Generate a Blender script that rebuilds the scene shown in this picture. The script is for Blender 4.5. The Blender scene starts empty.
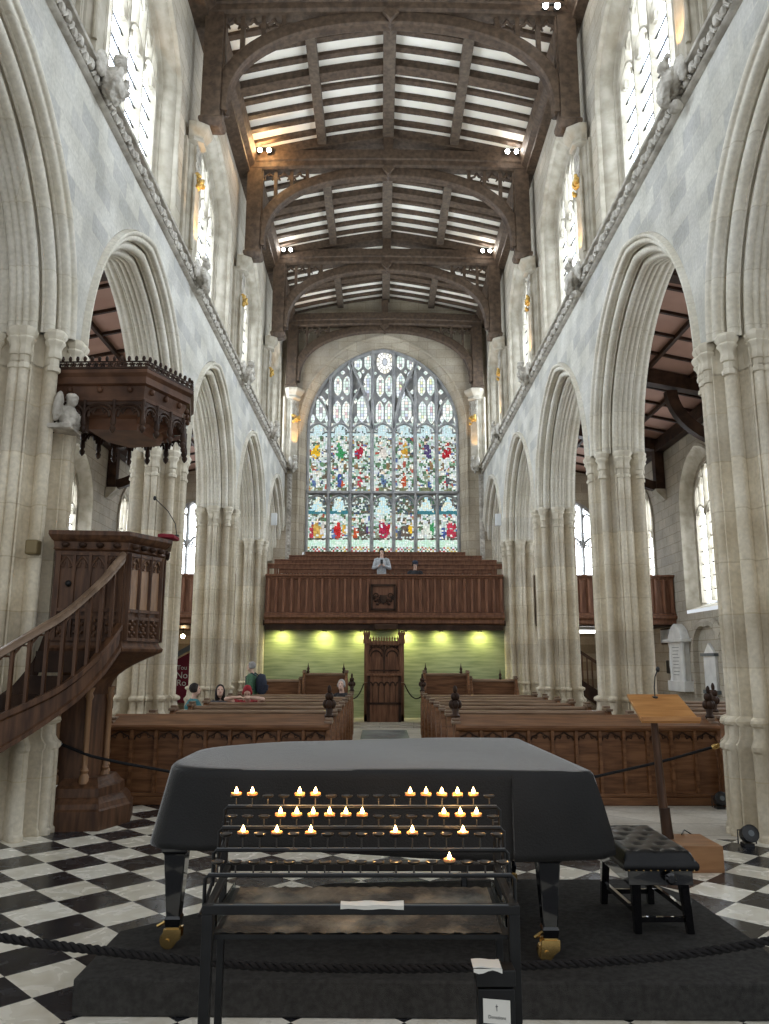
import bpy, bmesh, math, random
from math import sin, cos, pi, radians, sqrt, atan2, hypot
from mathutils import Vector, Matrix
random.seed(7)
scene = bpy.context.scene
COL = scene.collection

# ------------------------------------------------------------------ materials
MATS = {}
def new_mat(name):
    m = bpy.data.materials.new(name); m.use_nodes = True
    nt = m.node_tree
    b = nt.nodes['Principled BSDF']
    MATS[name] = m
    return m, nt, b
def N(nt, t, **kw):
    n = nt.nodes.new(t)
    for k, v in kw.items():
        if k in n.inputs.keys(): n.inputs[k].default_value = v
        else: setattr(n, k, v)
    return n
def ramp(nt, pts):
    r = nt.nodes.new('ShaderNodeValToRGB')
    e = r.color_ramp.elements
    while len(e) < len(pts): e.new(0.5)
    for i, (p, c) in enumerate(pts):
        e[i].position = p; e[i].color = (c[0], c[1], c[2], 1)
    return r
def noise_mat(name, c0, c1, scale=4, rough=0.6, stretch=(1, 1, 1), bump=0.0, bscale=None, detail=6, metal=0, coat=0, spec=0.5, lo=0.35, hi=0.65):
    m, nt, b = new_mat(name)
    tc = N(nt, 'ShaderNodeTexCoord'); mp = N(nt, 'ShaderNodeMapping')
    mp.inputs['Scale'].default_value = stretch
    nt.links.new(tc.outputs['Object'], mp.inputs['Vector'])
    no = N(nt, 'ShaderNodeTexNoise', Scale=scale, Detail=detail)
    nt.links.new(mp.outputs[0], no.inputs['Vector'])
    r = ramp(nt, [(lo, c0), (hi, c1)])
    nt.links.new(no.outputs['Fac'], r.inputs[0])
    nt.links.new(r.outputs[0], b.inputs['Base Color'])
    b.inputs['Roughness'].default_value = rough
    b.inputs['Metallic'].default_value = metal
    b.inputs['Coat Weight'].default_value = coat
    b.inputs['Specular IOR Level'].default_value = spec
    if bump:
        n2 = N(nt, 'ShaderNodeTexNoise', Scale=bscale or scale * 4, Detail=5)
        nt.links.new(mp.outputs[0], n2.inputs['Vector'])
        bp = N(nt, 'ShaderNodeBump', Strength=bump, Distance=0.02)
        nt.links.new(n2.outputs['Fac'], bp.inputs['Height'])
        nt.links.new(bp.outputs[0], b.inputs['Normal'])
    return m
def stone_mat(name, c0, c1, joint, bw, bh, axes='yz', msize=0.012, rough=0.85, jmix=0.6, vary=0.14):
    """ashlar: blocks with mortar joints, tone differing block by block"""
    m, nt, b = new_mat(name)
    L = nt.links.new
    tc = N(nt, 'ShaderNodeTexCoord'); sp = N(nt, 'ShaderNodeSeparateXYZ'); cb = N(nt, 'ShaderNodeCombineXYZ')
    L(tc.outputs['Object'], sp.inputs[0])
    if axes == 'yz': L(sp.outputs['Y'], cb.inputs['X'])
    elif axes == 'xz': L(sp.outputs['X'], cb.inputs['X'])
    else:
        ad = N(nt, 'ShaderNodeMath', operation='ADD'); L(sp.outputs['X'], ad.inputs[0]); L(sp.outputs['Y'], ad.inputs[1]); L(ad.outputs[0], cb.inputs['X'])
    L(sp.outputs['Z' if axes != 'xy' else 'Y'], cb.inputs['Y'])
    br = N(nt, 'ShaderNodeTexBrick', Scale=1.0)
    br.inputs['Brick Width'].default_value = bw; br.inputs['Row Height'].default_value = bh
    br.inputs['Mortar Size'].default_value = msize; br.inputs['Mortar Smooth'].default_value = 0.3
    br.inputs['Color1'].default_value = (1 - vary, 1 - vary, 1 - vary * 0.9, 1); br.inputs['Color2'].default_value = (1 + vary * .4, 1 + vary * .35, 1 + vary * .25, 1)
    br.inputs['Mortar'].default_value = (joint[0], joint[1], joint[2], 1)
    L(cb.outputs[0], br.inputs['Vector'])
    n1 = N(nt, 'ShaderNodeTexNoise', Scale=1.3, Detail=8); L(tc.outputs['Object'], n1.inputs['Vector'])
    r = ramp(nt, [(0.33, c0), (0.66, c1)]); L(n1.outputs['Fac'], r.inputs[0])
    n2 = N(nt, 'ShaderNodeTexNoise', Scale=22, Detail=4); L(tc.outputs['Object'], n2.inputs['Vector'])
    r2 = ramp(nt, [(0.3, (.86, .86, .86)), (0.7, (1.06, 1.06, 1.06))]); L(n2.outputs['Fac'], r2.inputs[0])
    mx = N(nt, 'ShaderNodeMix', data_type='RGBA', blend_type='MULTIPLY'); mx.inputs[0].default_value = 1
    L(r.outputs[0], mx.inputs[6]); L(r2.outputs[0], mx.inputs[7])
    mx2 = N(nt, 'ShaderNodeMix', data_type='RGBA', blend_type='MULTIPLY'); mx2.inputs[0].default_value = jmix + 0.4 if jmix < .6 else 1
    L(mx.outputs[2], mx2.inputs[6]); L(br.outputs['Color'], mx2.inputs[7])
    L(mx2.outputs[2], b.inputs['Base Color'])
    bp = N(nt, 'ShaderNodeBump', Strength=0.35, Distance=0.015)
    L(n2.outputs['Fac'], bp.inputs['Height']); L(bp.outputs[0], b.inputs['Normal'])
    b.inputs['Roughness'].default_value = rough; b.inputs['Specular IOR Level'].default_value = 0.25
    return m
def emit_mat(name, col, strength, sampling=None):
    m = bpy.data.materials.new(name); m.use_nodes = True; nt = m.node_tree
    nt.nodes.remove(nt.nodes['Principled BSDF'])
    e = N(nt, 'ShaderNodeEmission'); e.inputs[0].default_value = (*col, 1); e.inputs[1].default_value = strength
    nt.links.new(e.outputs[0], nt.nodes['Material Output'].inputs[0])
    if sampling: m.cycles.emission_sampling = sampling
    MATS[name] = m
    return m
def plain(name, c, rough=0.5, metal=0, coat=0, spec=0.5, trans=0, alpha=1):
    m, nt, b = new_mat(name)
    b.inputs['Base Color'].default_value = (*c, 1); b.inputs['Roughness'].default_value = rough
    b.inputs['Metallic'].default_value = metal; b.inputs['Coat Weight'].default_value = coat
    b.inputs['Specular IOR Level'].default_value = spec; b.inputs['Transmission Weight'].default_value = trans
    b.inputs['Alpha'].default_value = alpha
    return m

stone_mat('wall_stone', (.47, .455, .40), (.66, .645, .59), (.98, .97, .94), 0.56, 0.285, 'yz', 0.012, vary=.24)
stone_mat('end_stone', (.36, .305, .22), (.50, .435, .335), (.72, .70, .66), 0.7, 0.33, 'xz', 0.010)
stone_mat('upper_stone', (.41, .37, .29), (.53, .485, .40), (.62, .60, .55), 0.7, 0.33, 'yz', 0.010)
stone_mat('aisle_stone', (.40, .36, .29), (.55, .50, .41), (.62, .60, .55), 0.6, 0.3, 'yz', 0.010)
stone_mat('pier_stone', (.52, .44, .31), (.78, .71, .57), (.84, .81, .75), 3.1, 0.58, 'sum', 0.008, vary=0.13)
stone_mat('arch_stone', (.62, .57, .46), (.78, .74, .64), (.86, .84, .80), 3.7, 0.62, 'sum', 0.007, vary=.08)
noise_mat('carved_pier', (.55, .49, .38), (.76, .70, .57), 4, .85, bump=.2)
noise_mat('carved_stone', (.34, .31, .26), (.60, .56, .49), 5, .85, bump=.5)
noise_mat('tracery_stone', (.35, .31, .235), (.50, .455, .37), 4, .85, bump=.2)
noise_mat('grey_tracery', (.25, .25, .25), (.38, .37, .35), 4, .85, bump=.2)
noise_mat('white_marble', (.70, .71, .70), (.86, .87, .85), 3, .35)
noise_mat('roof_wood', (.052, .031, .018), (.112, .073, .044), 9, .65, bump=.3, bscale=18)
noise_mat('roof_wood_light', (.075, .053, .036), (.135, .098, .067), 9, .65, bump=.3, bscale=18)
noise_mat('plaster', (.84, .78, .66), (.92, .87, .76), 1.5, .9)
noise_mat('oak', (.050, .022, .011), (.125, .060, .030), 3, .45, (6, 6, .7), bump=.12, bscale=14, spec=.3)
noise_mat('pew_rail', (.20, .125, .075), (.33, .22, .145), 3, .36, (.8, 7, 7))
noise_mat('canopy_oak', (.060, .027, .014), (.130, .062, .034), 4, .5, bump=.2, spec=.25)
noise_mat('throne_oak', (.11, .045, .022), (.22, .105, .054), 3, .48, (6, 6, .7), bump=.1, spec=.3)
noise_mat('gallery_batten', (.155, .066, .036), (.26, .124, .072), 3, .48, (5, 5, .7), spec=.3)
noise_mat('canopy_soffit', (.12, .048, .024), (.21, .095, .050), 4, .5, bump=.1)
noise_mat('pew_oak', (.105, .043, .017), (.215, .100, .045), 3, .45, (.8, 7, 7), bump=.1, bscale=12, spec=.3)
noise_mat('gallery_oak', (.125, .052, .028), (.225, .105, .058), 3, .48, (5, 5, .7), bump=.1, bscale=12, spec=.3)
noise_mat('dark_oak', (.022, .011, .007), (.060, .031, .018), 4, .5, bump=.2, spec=.2)
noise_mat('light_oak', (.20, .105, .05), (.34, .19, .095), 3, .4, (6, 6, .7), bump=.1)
noise_mat('worn_rail', (.15, .095, .060), (.27, .185, .125), 3, .35, (2, 2, 2))
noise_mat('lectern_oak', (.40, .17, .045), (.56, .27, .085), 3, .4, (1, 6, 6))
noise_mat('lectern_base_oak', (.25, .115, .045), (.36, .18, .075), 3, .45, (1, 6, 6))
noise_mat('aisle_ceiling_wood', (.34, .19, .14), (.42, .25, .19), 1.2, .8)
noise_mat('black_cloth', (.008, .0083, .0086), (.0125, .0128, .0135), 2.5, .6, bump=.2, bscale=90, spec=.3)
MATS['black_cloth'].node_tree.nodes['Principled BSDF'].inputs['Sheen Weight'].default_value = .9
MATS['black_cloth'].node_tree.nodes['Principled BSDF'].inputs['Sheen Roughness'].default_value = .22
noise_mat('carpet', (.036, .035, .033), (.058, .056, .053), 30, .98, bump=.6, bscale=220, spec=.15)
plain('piano_black', (.006, .006, .007), .06, coat=.6)
noise_mat('leather', (.004, .004, .005), (.008, .008, .009), 8, .30, bump=.1, bscale=60, spec=.3)
plain('brass', (.62, .42, .16), .25, 1)
plain('dull_brass', (.20, .15, .07), .5, .3)
noise_mat('gilt', (.42, .26, .06), (.75, .50, .15), 14, .45, metal=.6)
noise_mat('iron', (.005, .005, .0055), (.010, .0105, .011), 10, .45, spec=.3)
plain('iron_lit', (.16, .17, .18), .35, .7)  # lighter copy of the iron for highlights painted on the candle stand
noise_mat('rope_dark', (.005, .0045, .005), (.014, .0125, .013), 40, .8, spec=.3)
noise_mat('sand', (.035, .034, .031), (.30, .275, .22), 6, .9, (1, 1, 1), bump=.4, bscale=60, lo=.42, hi=.80)
plain('paper', (.72, .70, .64), .8)
plain('card_ink', (.12, .12, .12), .8)
plain('white_paint', (.75, .77, .78), .5)
plain('black_plastic', (.012, .012, .013), .35)
plain('red_cloth', (.22, .010, .022), .8)
plain('banner_red', (.16, .008, .025), .8)
plain('slate', (.12, .14, .15), .5)
plain('chrome', (.6, .6, .6), .15, 1)
plain('glass_panel', (.72, .82, .84), .03, trans=1, spec=.5)
MATS['glass_panel'].node_tree.nodes['Principled BSDF'].inputs['IOR'].default_value = 1.25
def leaded(name, col, strength, bw, bh):
    """window glass with daylight behind it: small panes between dark lead lines, each pane a slightly different tone"""
    m = emit_mat(name, col, strength); nt = m.node_tree; L = nt.links.new; e = [n for n in nt.nodes if n.type == 'EMISSION'][0]
    tc = N(nt, 'ShaderNodeTexCoord'); sp = N(nt, 'ShaderNodeSeparateXYZ'); cb = N(nt, 'ShaderNodeCombineXYZ'); ad = N(nt, 'ShaderNodeMath', operation='ADD')
    L(tc.outputs['Object'], sp.inputs[0]); L(sp.outputs[0], ad.inputs[0]); L(sp.outputs[1], ad.inputs[1]); L(ad.outputs[0], cb.inputs[0]); L(sp.outputs[2], cb.inputs[1])
    br = N(nt, 'ShaderNodeTexBrick', Scale=1.0); br.offset = 0
    br.inputs['Brick Width'].default_value = bw; br.inputs['Row Height'].default_value = bh; br.inputs['Mortar Size'].default_value = .010
    br.inputs['Color1'].default_value = (col[0] * .82, col[1] * .86, col[2] * .9, 1); br.inputs['Color2'].default_value = (*col, 1); br.inputs['Mortar'].default_value = (.05, .05, .055, 1)
    L(cb.outputs[0], br.inputs['Vector']); L(br.outputs['Color'], e.inputs[0])
leaded('daylight', (.80, .89, 1.0), 8.5, .165, .21)
leaded('daylight_aisle', (.88, .94, 1.0), 8.0, .14, .18)
emit_mat('lamp_warm', (1, .70, .38), 60)
emit_mat('lamp_white', (1, .95, .88), 45)
emit_mat('strip_light', (1, .98, .94), 6)
emit_mat('flame', (1, .60, .22), 22)
m, nt, b = new_mat('wax')
b.inputs['Base Color'].default_value = (.92, .42, .16, 1); b.inputs['Subsurface Weight'].default_value = .6  # orange base colour stands in for the flame's glow through the cup
b.inputs['Subsurface Radius'].default_value = (.02, .009, .003); b.inputs['Roughness'].default_value = .5
# stained glass: each pane cell carries the colour of its own glass
m = bpy.data.materials.new('stained_glass'); m.use_nodes = True; nt = m.node_tree
nt.nodes.remove(nt.nodes['Principled BSDF'])
at = N(nt, 'ShaderNodeAttribute', attribute_name='glass'); e = N(nt, 'ShaderNodeEmission'); e.inputs[1].default_value = .72
nt.links.new(at.outputs['Color'], e.inputs[0]); nt.links.new(e.outputs[0], nt.nodes['Material Output'].inputs[0])
m.cycles.emission_sampling = 'NONE'; MATS['stained_glass'] = m
# green painted boards behind the pews: uneven horizontal courses
m, nt, b = new_mat('green_wall')
tc = N(nt, 'ShaderNodeTexCoord'); mp = N(nt, 'ShaderNodeMapping'); mp.inputs['Scale'].default_value = (.8, 1, 9)
no = N(nt, 'ShaderNodeTexNoise', Scale=1.6, Detail=5); r = ramp(nt, [(.3, (.20, .25, .15)), (.5, (.30, .35, .22)), (.7, (.40, .44, .29))])
nt.links.new(tc.outputs['Object'], mp.inputs[0]); nt.links.new(mp.outputs[0], no.inputs[0]); nt.links.new(no.outputs[0], r.inputs[0]); nt.links.new(r.outputs[0], b.inputs['Base Color'])
b.inputs['Roughness'].default_value = .6
# chequered marble: black and white squares set diagonally
def checker_mat():
    m, nt, b = new_mat('checker_marble'); L = nt.links.new
    tc = N(nt, 'ShaderNodeTexCoord'); sub = N(nt, 'ShaderNodeVectorMath', operation='SUBTRACT'); sub.inputs[1].default_value = (-2.918, 6.091, 0)
    L(tc.outputs['Object'], sub.inputs[0])
    a = radians(44.88); s = .4068
    fl = []; raw = []
    for d in ((cos(a) / s, sin(a) / s, 0), (sin(a) / s, -cos(a) / s, 0)):
        dt = N(nt, 'ShaderNodeVectorMath', operation='DOT_PRODUCT'); dt.inputs[1].default_value = d; L(sub.outputs[0], dt.inputs[0])
        f = N(nt, 'ShaderNodeMath', operation='FLOOR'); L(dt.outputs['Value'], f.inputs[0]); fl.append(f); raw.append(dt)
    ad = N(nt, 'ShaderNodeMath', operation='ADD'); L(fl[0].outputs[0], ad.inputs[0]); L(fl[1].outputs[0], ad.inputs[1])
    pm = N(nt, 'ShaderNodeMath', operation='FLOORED_MODULO'); pm.inputs[1].default_value = 2; L(ad.outputs[0], pm.inputs[0])
    # vein noise, different in every tile
    cb = N(nt, 'ShaderNodeCombineXYZ'); L(fl[0].outputs[0], cb.inputs[0]); L(fl[1].outputs[0], cb.inputs[1])
    wn = N(nt, 'ShaderNodeTexWhiteNoise'); L(cb.outputs[0], wn.inputs['Vector'])
    no = N(nt, 'ShaderNodeTexNoise', Scale=5, Detail=8); no.inputs['Distortion'].default_value = 1.2
    va = N(nt, 'ShaderNodeVectorMath', operation='MULTIPLY_ADD'); va.inputs[1].default_value = (9, 9, 9); L(wn.outputs['Color'], va.inputs[0]); L(tc.outputs['Object'], va.inputs[2])
    L(va.outputs[0], no.inputs['Vector'])
    w = ramp(nt, [(.3, (.72, .68, .57)), (.62, (.88, .855, .77))]); k = ramp(nt, [(.35, (.012, .013, .016)), (.75, (.034, .035, .040))])
    L(no.outputs[0], w.inputs[0]); L(no.outputs[0], k.inputs[0])
    wv = N(nt, 'ShaderNodeMix', data_type='RGBA', blend_type='MULTIPLY'); wv.inputs[0].default_value = 1
    vr = ramp(nt, [(0, (.84, .82, .78)), (1, (1, 1, 1))]); L(wn.outputs['Value'], vr.inputs[0]); L(w.outputs[0], wv.inputs[6]); L(vr.outputs[0], wv.inputs[7])
    mx = N(nt, 'ShaderNodeMix', data_type='RGBA'); L(pm.outputs[0], mx.inputs[0]); L(wv.outputs[2], mx.inputs[6]); L(k.outputs[0], mx.inputs[7])
    L(mx.outputs[2], b.inputs['Base Color']); b.inputs['Roughness'].default_value = .22
    rr = N(nt, 'ShaderNodeMapRange'); rr.inputs[3].default_value = .16; rr.inputs[4].default_value = .36; L(no.outputs[0], rr.inputs[0]); L(rr.outputs[0], b.inputs['Roughness'])
checker_mat()
stone_mat('paving', (.46, .42, .35), (.62, .58, .51), (.62, .60, .56), 0.95, 0.62, 'xy', 0.012, rough=.5)
stone_mat('grave_slab', (.20, .23, .23), (.34, .37, .36), (.8, .8, .8), 2.95, 0.97, 'xy', 0.006, rough=.25)

# ------------------------------------------------------------------ mesh building
class MB:
    def __init__(s): s.v = []; s.f = []; s.c = []
    def add(s, vs, fs):
        n = len(s.v); s.v += [tuple(p) for p in vs]; s.f += [tuple(i + n for i in f) for f in fs]
        return s
    def box(s, x0, x1, y0, y1, z0, z1):
        return s.hexa([(x0, y0, z0), (x1, y0, z0), (x1, y1, z0), (x0, y1, z0), (x0, y0, z1), (x1, y0, z1), (x1, y1, z1), (x0, y1, z1)])
    def hexa(s, p):
        return s.add(p, [(0, 3, 2, 1), (4, 5, 6, 7), (0, 1, 5, 4), (1, 2, 6, 5), (2, 3, 7, 6), (3, 0, 4, 7)])
    def beam(s, a, b, w, h, up=(0, 0, 1)):
        """bar of section w x h from a to b"""
        a = Vector(a); b = Vector(b); d = (b - a).normalized(); u = Vector(up)
        if abs(d.dot(u)) > .98: u = Vector((0, 1, 0))
        r = d.cross(u).normalized() * (w / 2); u = r.cross(d).normalized() * (h / 2)
        return s.hexa([a - r - u, a + r - u, b + r - u, b - r - u, a - r + u, a + r + u, b + r + u, b - r + u])
    def prism(s, poly, f0, f1):
        """poly: list of 2D; f0/f1 map a 2D point to 3D for the two ends"""
        n = len(poly)
        s.add([f0(*p) for p in poly] + [f1(*p) for p in poly],
              [tuple(range(n - 1, -1, -1)), tuple(range(n, 2 * n))] + [(i, (i + 1) % n, n + (i + 1) % n, n + i) for i in range(n)])
        return s
    def prz(s, poly, z0, z1): return s.prism(poly, lambda x, y: (x, y, z0), lambda x, y: (x, y, z1))
    def grid(s, rows, cu=False, cv=False, cap0=False, cap1=False):
        """rows: list of equally long point lists; cu closes along a row, cv closes across rows"""
        R = len(rows); C = len(rows[0]); n = len(s.v)
        s.v += [tuple(p) for r in rows for p in r]
        for i in range(R if cv else R - 1):
            for j in range(C if cu else C - 1):
                a = i * C + j; b2 = i * C + (j + 1) % C; c = ((i + 1) % R) * C + (j + 1) % C; d = ((i + 1) % R) * C + j
                s.f.append((n + a, n + b2, n + c, n + d))
        if cap0: s.f.append(tuple(n + j for j in range(C - 1, -1, -1)))
        if cap1: s.f.append(tuple(n + (R - 1) * C + j for j in range(C)))
        return s
    def tube(s, path, r, n=8, caps=True, flat=1.0, closed=False):
        P = [Vector(p) for p in path]; m = len(P)
        rr = r if isinstance(r, (list, tuple)) else [r] * m
        t = [(P[(i + 1) % m] - P[i - 1]) if closed else (P[min(i + 1, m - 1)] - P[max(i - 1, 0)]) for i in range(m)]
        t = [x.normalized() for x in t]
        u = t[0].orthogonal().normalized(); rows = []
        for i in range(m):
            u = (u - t[i] * u.dot(t[i])).normalized(); w = t[i].cross(u)
            rows.append([P[i] + (u * cos(2 * pi * k / n) + w * sin(2 * pi * k / n) * flat) * rr[i] for k in range(n)])
        return s.grid(rows, cu=True, cv=closed, cap0=caps and not closed, cap1=caps and not closed)
    def sweep(s, prof, path, side, closed=True, caps=True):
        """prof (a,b): a along 'side', b along the in-plane normal of the path"""
        P = [Vector(p) for p in path]; m = len(P); sd = Vector(side).normalized(); rows = []
        for i in range(m):
            t = (P[min(i + 1, m - 1)] - P[max(i - 1, 0)]).normalized(); nn = sd.cross(t).normalized()
            rows.append([P[i] + sd * a + nn * b for a, b in prof])
        return s.grid(rows, cu=closed, cap0=caps and closed, cap1=caps and closed)
    def lathe(s, prof, c=(0, 0, 0), n=16, rot=0.0, sx=1, sy=1):
        rows = [[(c[0] + r * cos(rot + 2 * pi * k / n) * sx, c[1] + r * sin(rot + 2 * pi * k / n) * sy, c[2] + z) for k in range(n)] for z, r in prof]
        return s.grid(rows, cu=True, cap0=True, cap1=True)
    def ball(s, c, r, nu=12, nv=8, rot=None):
        r = r if isinstance(r, (list, tuple)) else (r, r, r); c = Vector(c); rows = []
        for i in range(nv + 1):
            th = pi * (i + .02) / (nv + .04); row = []
            for k in range(nu):
                p = Vector((r[0] * sin(th) * cos(2 * pi * k / nu), r[1] * sin(th) * sin(2 * pi * k / nu), -r[2] * cos(th)))
                if rot: p = rot @ p
                row.append(c + p)
            rows.append(row)
        return s.grid(rows, cu=True, cap0=True, cap1=True)
    def build(s, name, mat, parent=None, smooth=None, bevel=0, seg=2):
        me = bpy.data.meshes.new(name); me.from_pydata(s.v, [], s.f)
        bm = bmesh.new(); bm.from_mesh(me); bmesh.ops.recalc_face_normals(bm, faces=bm.faces); bm.to_mesh(me); bm.free()
        if mat: me.materials.append(MATS[mat])
        if smooth:
            me.shade_smooth(); me.set_sharp_from_angle(angle=radians(smooth))
        o = bpy.data.objects.new(name, me); COL.objects.link(o)
        if parent: attach(o, parent)
        if bevel:
            bv = o.modifiers.new('bevel', 'BEVEL'); bv.width = bevel; bv.segments = seg; bv.limit_method = 'ANGLE'; bv.angle_limit = radians(40)
        return o
LOC = {}
def attach(o, parent):
    """parent o (built in world coordinates) without moving it; LOC remembers where a thing's Empty stood when built"""
    o.parent = parent
    o.matrix_parent_inverse = Matrix.Translation(Vector(LOC.get(parent.name, (0, 0, 0)))).inverted()
def tag(o, label, cat, group=None, kind=None):
    if label: o['label'] = label
    if cat: o['category'] = cat
    if group: o['group'] = group
    if kind: o['kind'] = kind
    return o
def thing(name, label, cat, loc, group=None, kind=None):
    o = bpy.data.objects.new(name, None); o.location = loc; o.empty_display_size = .2; COL.objects.link(o)
    LOC[o.name] = tuple(float(x) for x in loc)
    return tag(o, label, cat, group, kind)
def structure(o): o['kind'] = 'structure'; return o
def copy_tree(o, parent=None):
    c = o.copy(); COL.objects.link(c)
    if parent: c.parent = parent; c.matrix_parent_inverse = o.matrix_parent_inverse.copy()
    for ch in [x for x in o.children]: copy_tree(ch, c)
    return c
def dup(o, loc, label=None, group=None, rotz=0):
    c = copy_tree(o); c.location = loc; c.rotation_euler = (0, 0, rotz)
    if label: c['label'] = label
    if group: c['group'] = group
    return c
def arc(cx, cy, r, a0, a1, n): return [(cx + r * cos(a0 + (a1 - a0) * i / n), cy + r * sin(a0 + (a1 - a0) * i / n)) for i in range(n + 1)]
def ordinal(i): return ['nearest', 'second', 'third', 'fourth', 'fifth', 'sixth', 'seventh', 'eighth'][i]
# ------------------------------------------------------------------ the building
LEFT = []                       # the left arcade stands a little further out than the right one
PX = 4.15                      # pier axis, both sides of the nave
PY = [3.6, 8.75, 13.9, 19.05, 24.2]   # pier axes along the nave
BAY = 5.15
YW = 29.35                     # west wall
WX = 3.73                      # nave face of the arcade walls
CX = 3.95                      # nave face of the clerestory
ZS = 5.5                       # springing of the arcades
AX = 8.9                       # aisle walls

# floors
fl = MB(); fl.add([(-9, -2, 0), (9, -2, 0), (9, 8.5, 0), (-9, 8.5, 0)], [(0, 1, 2, 3)]); fl.add([(-9, 8.5, 0), (-.6, 8.5, 0), (-.6, 10.45, 0), (-9, 10.45, 0)], [(0, 1, 2, 3)])
structure(fl.build('floor', 'checker_marble'))
fl = MB(); fl.add([(-.6, 8.5, 0), (9, 8.5, 0), (9, 10.45, 0), (-.6, 10.45, 0)], [(0, 1, 2, 3)]); fl.add([(-9, 10.45, 0), (9, 10.45, 0), (9, YW, 0), (-9, YW, 0)], [(0, 1, 2, 3)])
structure(fl.build('floor_paving', 'paving'))

# ---- piers
def union_r(th, circles, core):
    """distance from the centre to the outline of a union of circles and a star-shaped core, in direction th"""
    dx, dy = cos(th), sin(th); best = core(th)
    for cx, cy, r in circles:
        b = cx * dx + cy * dy; d = r * r - (cx * cx + cy * cy - b * b)
        if d > 0: best = max(best, b + sqrt(d))
    return best
def shaft_outline():
    """a clustered pier: paired shafts to the four sides, slender shafts on the diagonals, hollows between"""
    P = [(.42, 0), (.415, .112), (.305, .140), (.245, .185), (.230, .230)]; P = P + [(b, a) for a, b in P[-2::-1]]
    c1 = [(.448, .050, .053), (.418, .120, .016), (.318, .318, .062), (.300, .232, .013)]
    q = c1 + [(b, a, r) for a, b, r in c1]; q += [(a, -b, r) for a, b, r in q]
    cs_ = [(a * c - b * s, a * s + b * c, r) for a, b, r in q for c, s in ((1, 0), (0, 1), (-1, 0), (0, -1))]
    def core(th):
        th = th % (pi / 2)
        for (x1, y1), (x2, y2) in zip(P, P[1:]):
            if atan2(y1, x1) - 1e-9 <= th <= atan2(y2, x2) + 1e-9:
                ex, ey = x2 - x1, y2 - y1; return (x1 * ey - y1 * ex) / (cos(th) * ey - sin(th) * ex)
        return .3
    return [(r * cos(t), r * sin(t)) for t, r in [(2 * pi * i / 416, union_r(2 * pi * i / 416, cs_, core)) for i in range(416)]]
OUT = shaft_outline()
def ring(sc, z): return [(x * sc, y * sc, z) for x, y in OUT]
def build_pier():
    t = thing('stone_pier', '', 'pillar', (0, 0, 0), 'piers of the nave arcades')
    m = MB(); m.grid([ring(s, z) for z, s in [(0, 1.20), (.05, 1.20), (.07, 1.16), (.86, 1.14), (.885, 1.19), (.93, 1.19), (.96, 1.12), (1.0, 1.07), (1.12, 1.06), (1.14, 1.14), (1.165, 1.16), (1.195, 1.14), (1.225, 1.02)]], cu=True, cap0=True)
    m.build('base', 'pier_stone', t, 40)
    m = MB(); m.grid([ring(1, 1.2), ring(1, 5.12)], cu=True); m.build('shaft', 'pier_stone', t, 35)
    m = MB(); m.grid([ring(1.0, 5.1), ring(1.0, 5.34), ring(1.03, 5.40), ring(1.04, 5.5)], cu=True, cap1=True)
    prof = [(5.02, .70), (5.03, .98), (5.06, 1.04), (5.085, .96), (5.10, .74), (5.18, .74), (5.19, 1.0), (5.225, 1.10), (5.26, .95), (5.30, .95), (5.34, 1.15), (5.36, 1.4), (5.38, 1.48), (5.40, 1.30), (5.415, 1.42), (5.44, 1.62), (5.475, 1.68), (5.495, 1.55), (5.515, 1.35)]
    for k in range(4):
        a = k * pi / 2
        for (u, v, r) in ((.448, .055, .072), (.448, -.055, .072), (.335, .335, .078)):
            m.lathe([(z, r * f) for z, f in prof], (u * cos(a) - v * sin(a), u * sin(a) + v * cos(a), 0), 8, pi / 8)
    m.build('capital', 'carved_pier', t, 30)
    return t
pier0 = build_pier()
for side, sx in (('left', -1), ('right', 1)):
    for k in range(1, 5):
        lab = {('left', 1): 'nearest stone pier of the left arcade, beside the pulpit', ('right', 1): 'nearest stone pier of the right arcade, beyond the lectern',
               ('left', 2): 'clustered stone pier rising behind the pulpit', ('right', 2): 'second clustered pier of the right arcade, above the pews',
               ('left', 3): 'third clustered pier on the left, behind the seated visitors', ('right', 3): 'third clustered pier of the right arcade, toward the gallery',
               ('left', 4): 'clustered pier against the left end of the gallery front', ('right', 4): 'clustered pier against the right end of the gallery front'}[(side, k)]
        if side == 'left' and k == 1:
            pier0.location = (sx * PX, PY[k], 0); pier0['label'] = lab; LEFT.append(pier0)
        else:
            o = dup(pier0, (sx * PX, PY[k], 0), lab)
            if sx < 0: LEFT.append(o)

# ---- arcade arches and spandrel walls
WB = 2.405; RB = 2.82; EB = (RB * RB - WB * WB) / (2 * WB)
def arch_pts(w, n=22):
    """two-centred arch of half-span w, concentric with the arcade's outer order: [(u, z)]"""
    R = w + EB; tm = math.acos(EB / R); half = [(EB - R * cos(tm * i / n), R * sin(tm * i / n)) for i in range(n + 1)]
    return half + [(-u, z) for u, z in half[-2::-1]]
AC = [(.455, .190, .045), (.405, .262, .045), (.345, .290, .022), (.262, .362, .064), (.195, .405, .020), (.118, .452, .052), (.040, .470, .042)]
def arch_core(th):
    P = [(.44, .145), (.352, .182), (.262, .242), (.185, .300), (.150, .355), (.075, .395), (0, .428), (-.05, .428)]
    for (x1, y1), (x2, y2) in zip(P, P[1:]):
        a1, a2 = atan2(y1, x1), atan2(y2, x2)
        if a1 - 1e-9 <= th <= a2 + 1e-9:
            ex, ey = x2 - x1, y2 - y1; return (x1 * ey - y1 * ex) / (cos(th) * ey - sin(th) * ex)
    return .3
A0 = atan2(.150, .42)
HALF = [(.42, .150)] + [(union_r(t, AC, arch_core) * cos(t), union_r(t, AC, arch_core) * sin(t)) for t in [A0 + (pi / 2 - A0) * i / 46 for i in range(47)]]
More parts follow.
